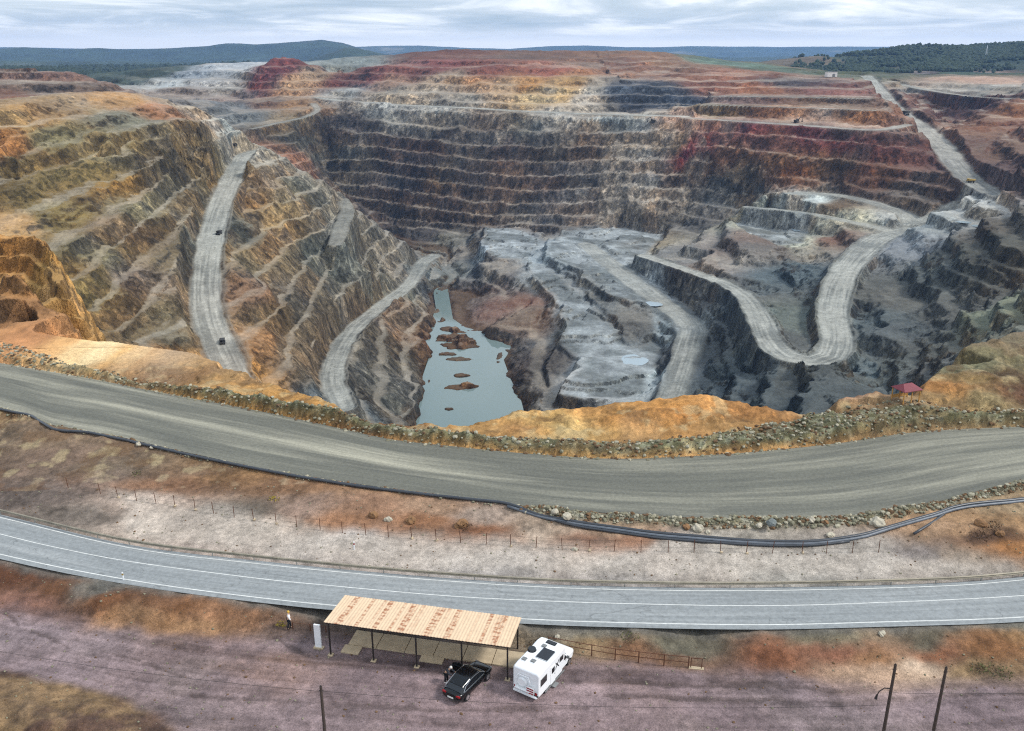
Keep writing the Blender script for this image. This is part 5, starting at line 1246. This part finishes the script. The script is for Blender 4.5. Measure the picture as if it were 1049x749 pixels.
for x, w, h in zip(gx, ghw, gh):
    secs.append([(x, -0.83 if x < 1.1 else -0.8, 0.93), (x, -w, h), (x, w, h), (x, 0.83 if x < 1.1 else 0.8, 0.93)])
MB().loft(secs).build("windows", M_GLASS, ca)
rx = [-1.55, -1.0, -0.7, -0.1, 0.3, 0.5]; rw = [0.62, 0.66, 0.67, 0.67, 0.66, 0.62]; rh = [1.235, 1.365, 1.425, 1.445, 1.405, 1.365]
MB().loft([[(x, -w, h - 0.02), (x, -w + 0.04, h + 0.015), (x, w - 0.04, h + 0.015), (x, w, h - 0.02)] for x, w, h in zip(rx, rw, rh)]).build("roof", M_BLACKP, ca)
for s in (-1, 1):
    MB().tube([(-1.75, s * 0.835, 1.0), (-1.35, s * 0.74, 1.24), (-0.7, s * 0.71, 1.39), (0.0, s * 0.71, 1.40), (0.5, s * 0.71, 1.31), (1.05, s * 0.80, 1.0)], 0.022, 6).build("window_trim", M_CHROME, ca)
    MB().tube([(-1.7, s * 0.86, 0.985), (-0.5, s * 0.87, 0.975), (1.0, s * 0.86, 0.955)], 0.018, 6).build("window_trim", M_CHROME, ca)
    wheel(ca, (1.36, s * 0.80, 0.33), 0.33, 0.23); wheel(ca, (-1.36, s * 0.80, 0.33), 0.33, 0.23)
    MB().box((-2.2, s * 0.62, 0.82), (0.12, 0.36, 0.14), bevel=0.02).build("tail_light", M_RED, ca)
    MB().box((2.1, s * 0.6, 0.66), (0.14, 0.34, 0.12), bevel=0.02).build("headlight", M_CHROME, ca)
MB().box((0.95, -0.98, 0.98), (0.16, 0.2, 0.12), bevel=0.03).build("mirror", M_BLACKP, ca)
MB().box((-2.31, 0, 0.60), (0.03, 0.52, 0.12)).build("number_plate", M_PLATE, ca)
d = MB().box((-0.55, 0.0, -0.02), (1.1, 0.07, 0.62), bevel=0.03).build("door", M_BLACKP, ca); d.location = (0.75, 0.93, 0.62); d.rotation_euler = (0, 0, math.radians(-62))
MB().box((-0.58, 0.0, 0.46), (0.85, 0.04, 0.36), taper=(0.7, 1)).build("window", M_GLASS, d); MB().box((-0.05, 0.1, 0.36), (0.14, 0.2, 0.12), bevel=0.03).build("mirror", M_CHROME, d)

# white motorhome
RR = Vector((2.0, 53.35, 0)); hdg = math.radians(57.8)
Lm, Wm = 6.1, 2.3
ctr = RR + Vector((math.cos(hdg), math.sin(hdg), 0)) * (Lm / 2) + Vector((-math.sin(hdg), math.cos(hdg), 0)) * (Wm / 2)
mh = thing("motorhome", "white coach-built motorhome with roof solar panel parked right of the black car", "motorhome", (ctr.x, ctr.y, 0.03), hdg)
hx = Lm / 2; mh.scale = (1, 1, 0.92)
M_WB = plain("motorhome_shell", (238, 240, 242), 0.3, var=0.03, scale=1.2, spec=0.5, coat=0.3)
xs = [-hx, -hx + 0.1, -hx + 0.5, -0.3, 0.5, 0.95, 1.25]; hw = [1.08, 1.15, 1.15, 1.15, 1.15, 1.12, 1.0]
lo = [0.5, 0.42, 0.40, 0.40, 0.42, 1.72, 1.95]; hi = [2.62, 2.74, 2.80, 2.80, 2.84, 2.76, 2.55]
o = MB().loft(body_sections(xs, hw, lo, hi, round_=0.14)).build("body", M_WB, mh)
bv = o.modifiers.new("b", 'BEVEL'); bv.width = 0.05; bv.segments = 2; bv.limit_method = 'ANGLE'
xs = [0.45, 0.95, 1.55, 1.85, 2.6, hx]; hw = [0.95, 0.98, 0.97, 0.95, 0.92, 0.78]; lo = [0.38, 0.36, 0.34, 0.34, 0.34, 0.42]; hi = [1.9, 1.98, 1.42, 1.2, 1.05, 0.86]
MB().loft(body_sections(xs, hw, lo, hi, round_=0.12)).build("cab", M_WB, mh)
MB().loft([[(1.06, -0.86, 1.92), (1.06, 0.86, 1.92), (1.08, 0.86, 1.95), (1.08, -0.86, 1.95)], [(1.60, -0.88, 1.42), (1.60, 0.88, 1.42), (1.64, 0.88, 1.46), (1.64, -0.88, 1.46)]]).build("windscreen", M_GLASS, mh)
for s in (-1, 1):
    MB().loft([[(0.72, s * 0.985, 1.15), (1.5, s * 0.985, 1.15), (1.2, s * 0.985, 1.72), (0.72, s * 0.985, 1.72)], [(0.72, s * 1.0, 1.15), (1.5, s * 1.0, 1.15), (1.2, s * 1.0, 1.72), (0.72, s * 1.0, 1.72)]]).build("cab_window", M_GLASS, mh)
    MB().box((1.5, s * 1.12, 1.25), (0.14, 0.22, 0.3), bevel=0.04).build("mirror", M_GREYPL, mh)
    wheel(mh, (2.0, s * 0.86, 0.34), 0.34, 0.24); wheel(mh, (-1.75, s * 1.0, 0.34), 0.34, 0.24)
    MB().box((-hx - 0.012, s * 0.9, 0.75), (0.06, 0.22, 0.3), bevel=0.02).build("tail_light", M_RED, mh)
    MB().box((-0.6, s * 1.135, 0.36), (3.0, 0.05, 0.12)).build("skirt", M_GREYPL, mh)
    MB().box((hx - 0.12, s * 0.62, 0.72), (0.14, 0.24, 0.16), bevel=0.03).build("headlight", M_CHROME, mh)
# right side: windows, door
for (x, z, dx, dz) in ((-2.35, 1.75, 0.85, 0.6), (0.35, 1.98, 0.5, 0.4)):
    f = MB().box((x, -1.155, z), (dx + 0.1, 0.03, dz + 0.1), bevel=0.012).build("window", M_GREYPL, mh); MB().box((x, -1.173, z), (dx, 0.02, dz)).build("pane", M_GLASS, f)
dr = MB().box((-0.95, -1.156, 1.35), (0.72, 0.03, 1.7), bevel=0.01).build("door", M_WB, mh); MB().box((-0.95, -1.176, 1.75), (0.42, 0.02, 0.5)).build("pane", M_GLASS, dr); MB().box((-0.7, -1.18, 1.25), (0.05, 0.03, 0.14)).build("handle", M_GREYPL, dr)
for s in (-1, 1):
    MB().box((-0.32, -1.166, 1.85), (0.09, 0.012, 0.85), m=Matrix.Translation((-0.32, -1.166, 1.85)) @ Matrix.Rotation(s * 0.7, 4, 'Y') @ Matrix.Translation((0.32, 1.166, -1.85))).build("decal", M_GLASS, mh)
MB().box((-0.9, -1.36, 0.32), (0.6, 0.32, 0.04)).build("entry_step", M_GREYPL, mh)
for x, z in ((-2.35, 1.75), (-0.5, 1.75)):
    f = MB().box((x, 1.155, z), (1.0, 0.03, 0.65), bevel=0.012).build("window", M_GREYPL, mh); MB().box((x, 1.173, z), (0.9, 0.02, 0.55)).build("pane", M_GLASS, f)
# roof
M_SOLAR = plain("solar_cells", (24, 28, 36), 0.2, spec=0.6, var=0.1)
sp2 = MB().box((-0.8, -0.4, 2.87), (1.25, 0.98, 0.05)).build("solar_panel", M_SOLAR, mh); MB().box((-0.8, -0.4, 2.848), (1.31, 1.04, 0.06)).build("frame", M_CHROME, sp2)
for x, y, dx, dy, mt in ((0.62, -0.1, 0.42, 0.85, M_GLASS), (0.02, 0.2, 0.38, 0.38, M_GREYPL), (-1.95, 0.0, 0.38, 0.38, M_GREYPL), (-2.1, 0.7, 0.38, 0.38, M_GREYPL)):
    f = MB().box((x, y, 2.86), (dx, dy, 0.11), bevel=0.03).build("roof_hatch", mt, mh); MB().box((x, y, 2.82), (dx + 0.1, dy + 0.1, 0.06), bevel=0.01).build("hatch_frame", M_WB, f)
MB().cyl((-0.85, 0.78, 2.82), (-0.85, 0.78, 2.98), 0.36, 0.30, 20).build("antenna_dome", M_GLASS, mh)
# rear: rack, warning board, lamp bar
rk_ = MB().tube([(-hx - 0.02, 0.75, 1.0), (-hx - 0.22, 0.75, 1.0), (-hx - 0.22, 0.75, 1.9), (-hx - 0.1, 0.6, 2.2), (-hx - 0.1, -0.3, 2.2), (-hx - 0.22, -0.5, 1.9), (-hx - 0.22, -0.5, 1.0), (-hx - 0.02, -0.5, 1.0)], 0.03, 6).build("bike_rack", M_WB, mh)
MB().box((-hx - 0.2, 0.12, 1.02), (0.36, 1.3, 0.06)).build("rack_tray", M_WB, rk_)
MB().cyl((-hx - 0.02, 0.25, 1.55), (-hx - 0.2, 0.25, 1.55), 0.42, 0.36, 20).build("wheel_cover", M_WB, mh)
wb_ = MB().box((-hx - 0.29, -0.55, 1.15), (0.025, 0.62, 0.66)).build("warning_board", M_WHITE, mh)
for k in range(3): MB().box((-hx - 0.307, -0.55, 0.93 + k * 0.21), (0.012, 0.61, 0.11)).build("stripe", M_RED, wb_)
MB().box((-hx - 0.05, -0.85, 0.62), (0.04, 0.5, 0.13)).build("number_plate", M_GLASS, mh)
MB().box((-hx - 0.08, 0, 0.5), (0.2, 2.1, 0.2), bevel=0.05).build("bumper", M_WB, mh)

# haul trucks and diggers down in the pit
M_YEL = plain("mine_yellow", (168, 138, 62), 0.6, var=0.2); M_MUD = plain("muddy_steel", (58, 56, 54), 0.85, var=0.25)
def pit_pt(x, y): return Vector(march(PIT, ZP, [(x, y)])[0])
def haul_truck(px, sc, rz, body, bed, label):
    p = pit_pt(*px); p.z -= 0.25
    t = thing("haul_truck", label, "truck", p, rz, "mine trucks on the pit ramps"); t.scale = (sc, sc, sc)
    MB().box((0, 0, 1.5), (8.2, 2.6, 0.9), bevel=0.1).build("chassis", M_MUD, t)
    MB().loft([[(-4.3, -2.0, 2.6), (-4.3, 2.0, 2.6), (1.6, 2.2, 2.0), (1.6, -2.2, 2.0)], [(-4.8, -2.2, 4.1), (-4.8, 2.2, 4.1), (2.0, 2.4, 4.3), (2.0, -2.4, 4.3)]]).build("dump_bed", bed, t)
    MB().box((2.9, 0, 4.35), (1.9, 4.6, 0.2)).build("canopy", bed, t)
    c = MB().box((3.0, 0.9, 3.0), (1.5, 1.9, 1.9), bevel=0.1).build("cab", body, t); MB().box((3.77, 0.9, 3.35), (0.04, 1.6, 0.8)).build("windscreen", M_GLASS, c)
    MB().box((3.7, 0, 1.9), (1.1, 3.8, 1.2), bevel=0.12).build("bonnet", body, t)
    for s in (-1, 1): wheel(t, (2.9, s * 1.9, 1.1), 1.1, 0.9); wheel(t, (-2.4, s * 1.75, 1.1), 1.1, 1.5)
    return t
def digger(px, sc, rz, col, label):
    p = pit_pt(*px); p.z -= 0.2
    t = thing("excavator", label, "excavator", p, rz, "excavators on the benches"); t.scale = (sc, sc, sc)
    for s in (-1, 1): MB().box((0, s * 1.4, 0.55), (4.6, 0.8, 1.1), bevel=0.3).build("track", M_MUD, t)
    MB().box((-0.4, 0, 2.0), (4.2, 3.0, 1.5), bevel=0.15).build("house", col, t)
    c = MB().box((1.2, 0.9, 2.7), (1.5, 1.1, 1.7), bevel=0.1).build("cab", col, t); MB().box((1.98, 0.9, 2.9), (0.04, 0.9, 1.0)).build("windscreen", M_GLASS, c)
    MB().tube([(1.2, -0.4, 2.2), (3.2, -0.4, 4.8), (5.2, -0.4, 4.4)], [0.35, 0.4, 0.28], 6).build("boom", col, t)
    MB().tube([(5.2, -0.4, 4.5), (6.2, -0.4, 2.0)], [0.3, 0.2], 6).build("stick", col, t)
    MB().box((6.0, -0.4, 1.2), (0.9, 1.3, 1.2), taper=(1.3, 1), bevel=0.1).build("bucket", M_MUD, t)
    return t
haul_truck((228, 352), 0.62, math.radians(-75), M_MUD, M_MUD, "dark haul truck near the bottom of the pale left-hand ramp")
haul_truck((224.5, 240), 0.62, math.radians(-95), M_MUD, M_MUD, "small dark haul truck halfway up the pale left-hand ramp")
haul_truck((994, 187.5), 0.8, math.radians(140), M_YEL, M_YEL, "yellow haul truck on the right-hand haul road above the junction")
haul_truck((927, 118), 1.15, math.radians(120), M_MUD, M_MUD, "dark haul truck high on the right-hand haul road")
haul_truck((240, 152.3), 0.7, math.radians(10), M_MUD, M_MUD, "tiny dark haul truck parked at the top of the pale left-hand ramp")
digger((816, 126), 1.2, 0.4, M_MUD, "dark excavator on the pale ledge above the maroon benches")
digger((669, 126.5), 1.2, 2.6, M_MUD, "grey excavator on the crest at the middle of the back wall")
# pale shed on the plateau
p = pit_pt(851, 79); w_ = 11.0
t = thing("shed", "pale flat-roofed shed on the plateau left of the far haul road", "shed", p, 0.1)
MB().box((0, 0, 3.2), (14, 9, 6.6)).build("wall", plain("shed_wall", (215, 210, 204), 0.7), t); MB().box((0, 0, 6.65), (14.6, 9.6, 0.35)).build("roof", M_GREYPL, t); MB().box((2, -4.53, 2), (4, 0.08, 4)).build("door", M_GREYPL, t)
q = Vector(march(FARG, Zf, [(1009.5, 60)])[0])
t = thing("radio_mast", "thin pale lattice mast on the wooded hill at far right", "mast", q, 0)
for k in range(3):
    a = k * 2.094; MB().cyl((2.2 * math.cos(a), 2.2 * math.sin(a), -2), (0.3 * math.cos(a), 0.3 * math.sin(a), 30), 0.3, 0.2, 6).build("leg", M_WHITE, t)
for z in (6, 12, 18, 24): MB().cyl((0, 0, z), (0, 0, z + 0.4), 2.2 - z * 0.063, n=8).build("brace", M_WHITE, t)

# ------------------------------------------------------------------ people
def person(label, base, rz, joints, cloth, h=1.7):
    t = thing("person", label, "person", base, rz)
    def skin(name, J, E, mat, parent):
        me = bpy.data.meshes.new(name); me.from_pydata([j[0] for j in J], E, [])
        me.materials.append(mat); o = bpy.data.objects.new(name, me); COL.objects.link(o); o.parent = parent
        md = o.modifiers.new("skin", 'SKIN'); md.use_smooth_shade = True
        for v, j in zip(me.skin_vertices[0].data, J): v.radius = (j[1], j[1] if len(j) < 3 else j[2])
        me.skin_vertices[0].data[0].use_root = True
        s = o.modifiers.new("sub", 'SUBSURF'); s.levels = 1; s.render_levels = 2
        return o
    J = joints
    order = list(J); ix = {k: i for i, k in enumerate(order)}
    edges = [("pelvis", "waist"), ("waist", "chest"), ("chest", "neck"), ("neck", "head"), ("head", "crown")]
    for s in "lr":
        edges += [("chest", "sh" + s), ("sh" + s, "el" + s), ("el" + s, "wr" + s), ("wr" + s, "ha" + s), ("pelvis", "hi" + s), ("hi" + s, "kn" + s), ("kn" + s, "an" + s), ("an" + s, "to" + s)]
    body = skin("body", [J[k] for k in order], [(ix[a], ix[b]) for a, b in edges], cloth['skin'], t)
    def sub_(name, keys, E, grow, mat):
        JJ = [(J[k][0], J[k][1] + grow) for k in keys]; kx = {k: i for i, k in enumerate(keys)}
        return skin(name, JJ, [(kx[a], kx[b]) for a, b in E], mat, t)
    sub_("jacket", ["chest", "waist", "shl", "ell", "wrl", "shr", "elr", "wrr"], [("chest", "waist"), ("chest", "shl"), ("shl", "ell"), ("ell", "wrl"), ("chest", "shr"), ("shr", "elr"), ("elr", "wrr")], 0.03, cloth['top'])
    sub_("trousers", ["pelvis", "hil", "knl", "anl", "hir", "knr", "anr"], [("pelvis", "hil"), ("hil", "knl"), ("knl", "anl"), ("pelvis", "hir"), ("hir", "knr"), ("knr", "anr")], 0.022, cloth['legs'])
    hd = Vector(J["head"][0]); cr = Vector(J["crown"][0])
    MB().blob(hd.lerp(cr, 0.65) - Vector((0.02, 0, -0.01)), 0.118, 2, 3, 0.03).build("hair", cloth['hair'], t, True)
    for s in "lr":
        a, b = Vector(J["an" + s][0]), Vector(J["to" + s][0])
        MB().box(a.lerp(b, 0.45) + Vector((0, 0, -0.0)), (0.27, 0.1, 0.1), bevel=0.03).build("shoe", cloth['shoe'], t)
    # face: eyes, nose
    f = (Vector((1, 0, 0)))
    MB().blob(hd + Vector((0.105, 0, 0.0)), 0.022, 1, 1, 0.05).build("nose", cloth['skin'], t, True)
    return t
def standing(lean=0.0, arm=0.1, step=0.1):
    c = lean
    d = {"pelvis": ((0, 0, 0.93), 0.13), "waist": ((c * 0.25, 0, 1.10), 0.125), "chest": ((c * 0.6, 0, 1.36 - 0.1 * c), 0.15), "neck": ((c * 0.85, 0, 1.49 - 0.18 * c), 0.055), "head": ((c * 1.0 + 0.02, 0, 1.60 - 0.24 * c), 0.095), "crown": ((c * 1.08, 0, 1.70 - 0.28 * c), 0.07)}
    for s, y in (("l", 1), ("r", -1)):
        st = step * y
        d["sh" + s] = ((c * 0.62, 0.2 * y, 1.40 - 0.12 * c), 0.065); d["el" + s] = ((c * 0.7 + arm * 0.3, 0.26 * y, 1.12 - 0.06 * c), 0.048)
        d["wr" + s] = ((c * 0.9 + arm, 0.22 * y, 0.93 + arm * 0.4), 0.034); d["ha" + s] = ((c * 0.92 + arm * 1.15, 0.21 * y, 0.84 + arm * 0.4), 0.036)
        d["hi" + s] = ((0, 0.1 * y, 0.88), 0.095); d["kn" + s] = ((0.04 + st * 0.6, 0.11 * y, 0.49), 0.062); d["an" + s] = ((st, 0.11 * y, 0.09), 0.045); d["to" + s] = ((st + 0.17, 0.12 * y, 0.04), 0.035)
    return d
M_SKIN = plain("skin_tone", (205, 160, 130), 0.6, var=0.05); M_WCL = plain("white_cloth", (232, 230, 228), 0.9, var=0.06, scale=8); M_DCL = plain("dark_cloth", (32, 33, 38), 0.9, var=0.2, scale=8); M_HAIR = plain("fair_hair", (196, 158, 66), 0.8); M_HAIRG = plain("grey_hair", (206, 202, 198), 0.8); M_GCL = plain("charcoal_cloth", (48, 50, 56), 0.9, scale=8)
person("person in a white top and dark trousers walking left of the white slab", on_ground(296.4, 644), math.radians(20), standing(0.05, 0.12, 0.14), dict(skin=M_SKIN, top=M_WCL, legs=M_DCL, hair=M_HAIR, shoe=M_RUBBER))
person("person in dark clothes leaning beside the open door of the black car", on_ground(457.0, 699), math.radians(-25), standing(0.45, 0.3, 0.05), dict(skin=M_SKIN, top=M_GCL, legs=M_DCL, hair=M_HAIRG, shoe=M_WCL))

# ------------------------------------------------------------------ roadside bits
def marker_post(px, label, red):
    p = on_ground(*px); t = thing("marker_post", label, "marker post", p, 0, "short roadside marker posts")
    MB().box((0, 0, 0.4), (0.12, 0.08, 0.9), bevel=0.01).build("post", M_WHITE, t); MB().box((0, -0.005, 0.62), (0.13, 0.09, 0.16)).build("band", M_RED if red else M_YEL, t)
marker_post((363, 563), "small red and white marker post on the pale strip", True)
marker_post((126.5, 594.5), "small white marker post with a yellow band at the road's near edge", False)
M_BLD = [plain("pale_boulder", (176, 168, 150), 0.95, var=0.25, scale=2, bump=0.05), plain("brown_boulder", (128, 96, 66), 0.95, var=0.3, scale=2, bump=0.05), plain("grey_boulder", (116, 122, 120), 0.95, var=0.25, scale=2, bump=0.05)]
BLD = [(568, 525, .45, 0, "pale boulder on the windrow just right of where the pipes bend"), (581, 530, .5, 0, "pale rounded boulder below the windrow, second right of the pipe bend"), (714, 543, .62, 0, "large pale boulder beside the pipes at centre right"),
       (703, 541, .45, 1, "brown boulder touching the large pale boulder beside the pipes"), (725, 546, .3, 0, "small pale stone just right of the large pale boulder"), (778, 539, .36, 0, "pale stone left of the blue-grey boulder on the windrow"), (790, 537, .58, 2, "blue-grey boulder on the near windrow"),
       (831, 534, .42, 0, "pale boulder on the near windrow, first right of the blue-grey one"), (846, 536, .34, 1, "small brown boulder on the near windrow right of the blue-grey one"), (898, 537, .85, 0, "biggest pale boulder, at the near windrow's right end"), (851, 549, .42, 0, "pale boulder resting just above the pipes, right of centre"),
       (382, 529, .55, 1, "dark brown boulder, leftmost of the three on the rusty bank"), (398, 533, .42, 0, "tan boulder between two brown boulders on the rusty bank"), (421, 535, .62, 1, "brown boulder, rightmost of the three on the rusty bank"), (472, 539, .7, 1, "rough brown boulder half buried near the fence at centre"),
       (589, 563.5, .3, 0, "white stone lying beside the wire fence"), (142, 456, .38, 0, "white stone at the haul road's near edge, left side"), (156, 459, .28, 0, "smaller white stone right of the other at the haul road's near edge"), (903, 650, .35, 0, "pale stone on the verge below the asphalt at right"), (571, 653, .25, 0, "small pale stone on the verge above the motorhome"),
       (1004, 538, .6, 1, "brown boulder on the tan heap at far right"), (1024, 548, .5, 1, "brown boulder low on the tan heap at far right")]
for i, (x, y, r, k, lab) in enumerate(BLD):
    r *= 0.8
    p = on_ground(x, y); bm_ = MB(); q = bm_.blob((0, 0, r * 0.3), r, 3, i, 0.05, (1.15, 0.95, 0.75))
    for v in bm_.bm.verts:
        n = v.co.normalized() * 2.1 + Vector((i * 3.1, i * 1.7, 0)); v.co *= 1 + 0.42 * float(fbm(np.array([n.x + n.z]), np.array([n.y - n.z * 0.7]), 1.3, 3, 200 + i)[0])
    o = bm_.build("boulder", M_BLD[k]); o.location = p; tag(o, lab, "boulder", "loose boulders near the roads")
# rubble on the windrows and scattered stones: nobody could count them
def rubble(name, spots, mat, label):
    ico = bmesh.new(); bmesh.ops.create_icosphere(ico, subdivisions=1, radius=1.0)
    V = np.array([v.co[:] for v in ico.verts]); Fi = np.array([[v.index for v in f.verts] for f in ico.faces]); ico.free()
    n = len(spots); out = np.zeros((n, len(V), 3))
    for i, (x, y, z, r) in enumerate(spots):
        a = RNG.random() * 6.28; S = np.array([1.2, 0.95, 0.75]) * (0.8 + 0.4 * RNG.random(3)); W = V * S * (0.75 + 0.5 * RNG.random((len(V), 1)))
        out[i] = np.stack([W[:, 0] * math.cos(a) - W[:, 1] * math.sin(a), W[:, 0] * math.sin(a) + W[:, 1] * math.cos(a), W[:, 2]], 1) * r + (x, y, z + r * 0.25)
    F = (Fi[None] + (np.arange(n) * len(V))[:, None, None]).reshape(-1, 3)
    me = bpy.data.meshes.new(name); me.from_pydata(out.reshape(-1, 3).tolist(), [], F.tolist()); me.materials.append(mat)
    o = bpy.data.objects.new(name, me); COL.objects.link(o); o["kind"] = "stuff"; o["label"] = label; o["category"] = "rubble"; return o
def scatter(mask, n, rmin, rmax, p=2.2):
    idx = np.flatnonzero(mask.ravel()); area = (Yn.ravel()[idx]) ** 2
    pick = RNG.choice(idx, n, p=area / area.sum()); out = []
    for i in pick:
        r = rmin + (rmax - rmin) * RNG.random() ** p
        out.append((Xn.ravel()[i] + RNG.normal() * 0.05, Yn.ravel()[i] + RNG.normal() * 0.05, ZN.ravel()[i], r))
    return out
vis = (np.abs(Xn) < 0.66 * Yn + 3)
sp_far = scatter((db > -0.7) & (dh < 0.4) & vis, 6500, 0.035, 0.27, 3.4)
sp_near = scatter((wr > 0.25) & vis, 3000, 0.035, 0.26, 3.0)
sp_l = scatter((wl_ > 0.3) & vis, 500, 0.05, 0.25)
M_RUB = plain("rubble_green", (124, 120, 100), 0.95, var=0.35, scale=1.5); M_RUBP = plain("rubble_pale", (160, 154, 134), 0.95, var=0.2, scale=1.5); M_RUBB = plain("rubble_brown", (104, 80, 56), 0.95, var=0.3, scale=1.5)
allr = sp_far + sp_near + sp_l; random.shuffle(allr); n3 = len(allr)
rubble("rubble", allr[:n3 // 2], M_RUB, "grey green rubble heaped along the haul road"); rubble("rubble", allr[n3 // 2: int(n3 * .72)], M_RUBP, "pale stones in the rubble along the haul road"); rubble("rubble", allr[int(n3 * .72):], M_RUBB, "brown stones in the rubble along the haul road")
loose = scatter((off_road > 0.9) & (Yn < 84) & vis, 4500, 0.02, 0.11, 4.0); rubble("loose_stones", loose[:2600], M_RUB, "small grey stones strewn over the bare soil"); rubble("loose_stones", loose[2600:], M_RUBB, "small brown stones strewn over the bare soil")
# ------------------------------------------------------------------ plants
M_LEAF = plain("dry_scrub_leaf", (92, 92, 56), 0.9, var=0.35, scale=6); M_LEAF2 = plain("yellow_scrub_leaf", (150, 132, 50), 0.9, var=0.3, scale=6); M_LEAF3 = plain("brown_scrub_leaf", (84, 62, 42), 0.9, var=0.3, scale=6)
def shrub(px, r, mat, label, seed):
    p = on_ground(*px); rr = random.Random(seed); t = thing("shrub", label, "shrub", p, 0, "low shrubs on the bare ground")
    b = MB(); s = MB()
    for k in range(int(90 * max(r, 0.5))):
        a = rr.random() * 6.28; q = r * math.sqrt(rr.random()); z = (0.15 + 0.85 * rr.random()) * r * 0.8 * (1 - 0.5 * q / r)
        c = Vector((q * math.cos(a), q * math.sin(a), z)); n = Vector((rr.uniform(-1, 1), rr.uniform(-1, 1), rr.uniform(-.3, 1))).normalized(); u = n.orthogonal().normalized(); v = n.cross(u); e = 0.05 + 0.07 * rr.random()
        b.quad(c - u * e, c - v * e * 0.6, c + u * e, c + v * e * 0.6)
        if k % 9 == 0: s.cyl((0, 0, -0.05), c, 0.018, 0.006, 5)
    b.build("foliage", mat, t); s.build("stems", M_WOODP, t)
for i, (x, y, r, k, lab) in enumerate([(1022, 691, 1.0, 0, "olive scrub bush on the tan bank at far lower right"), (1003, 687, .7, 0, "smaller olive scrub bush left of the bigger one at far lower right"), (140, 486, .55, 0, "small olive shrub on the brown ground at left"), (281, 512, .6, 1, "pale yellow shrub above the fence, left of centre"),
        (289, 640, .5, 1, "yellow dry shrub behind the person in white"), (1005, 551, 1.1, 2, "dark brown scrub on the tan heap at right"), (1018, 541, .8, 2, "dark brown scrub highest on the tan heap at right"), (476, 541, .8, 2, "reddish brown scrub beside the half-buried boulder"), (645, 654, .8, 0, "olive scrub on the verge above the railing"), (548, 661, .6, 2, "brown scrub behind the motorhome's cab")]):
    shrub((x, y), r, (M_LEAF, M_LEAF2, M_LEAF3)[k], lab, i)
# far woods: one mass per hill, thousands of small crowns
def woods(name, n, box, dens_fn, label, hmin, hmax, col):
    ico = bmesh.new(); bmesh.ops.create_icosphere(ico, subdivisions=1, radius=1.0); V = np.array([v.co[:] for v in ico.verts]); Fi = np.array([[v.index for v in f.verts] for f in ico.faces]); ico.free()
    Y = RNG.uniform(box[2], box[3], n * 3); S = RNG.uniform(box[0], box[1], n * 3); X = S * Y
    keep = dens_fn(X, Y) > RNG.random(n * 3); X, Y = X[keep][:n], Y[keep][:n]
    Z = lookup(FARG, Zf, X[:, None], Y[:, None])[:, 0]; m_ = len(X)
    h = RNG.uniform(hmin, hmax, m_); w = h * RNG.uniform(0.42, 0.7, m_)
    P = V[None] * (0.75 + 0.5 * RNG.random((m_, len(V), 1))) * np.stack([w, w, h * 0.55], 1)[:, None] + np.stack([X, Y, Z + h * 0.45], 1)[:, None]
    F = (Fi[None] + (np.arange(m_) * len(V))[:, None, None]).reshape(-1, 3)
    me = bpy.data.meshes.new(name); me.from_pydata(P.reshape(-1, 3).tolist(), [], F.tolist())
    me.materials.append(plain(name + "_foliage", col, 0.95, var=0.4, scale=0.06)); o = bpy.data.objects.new(name, me); COL.objects.link(o); o["kind"] = "stuff"; o["label"] = label; o["category"] = "woodland"
woods("woodland", 13000, (0.30, 0.72, 1920, 2750), lambda x, y: np.where(x / y < 0.36, 0.12, 1) * sstep(-0.42, -0.02, fbm(x, y, 220, 4, 301)) * (0.35 + 0.65 * sstep(-0.3, 0.1, fbm(x, y, 70, 3, 302))), "dark green woodland covering the hill at upper right", 5, 11, (50, 62, 44))
woods("woodland", 4200, (-0.58, -0.28, 1920, 4200), lambda x, y: 0.4 + 0.6 * sstep(-0.2, 0.2, fbm(x, y, 300, 3, 303)), "dark green wood on the plain behind the left-hand dumps", 9, 17, (48, 60, 50))
# puddles on the pit floor
def puddle(cx, cy, rx, ry, z, seed):
    c = at(cx, cy, z); th = np.linspace(0, 2 * math.pi, 40, endpoint=False)
    r = 1 + 0.35 * fbm(np.cos(th) * 2, np.sin(th) * 2, 1.4, 3, seed)
    return c, [(c[0] + rx * a * math.cos(t), c[1] + ry * a * math.sin(t)) for a, t in zip(r, th)]
for i, (x, y, rx, ry) in enumerate([(650, 369, 9, 11), (667, 313, 8, 7), (815, 236, 3, 7), (1005, 223, 5, 6), (988, 228, 6, 5)]):
    q = pit_pt(x, y); c, P = puddle(x, y, rx, ry, q.z, i)
    zz = [float(lookup(PIT, ZP, np.array([[a]]), np.array([[b]]))[0, 0]) for a, b in P] + [q.z]
    sheet("puddle", P, float(np.percentile(zz, 65)) + 0.12, M_PUD)
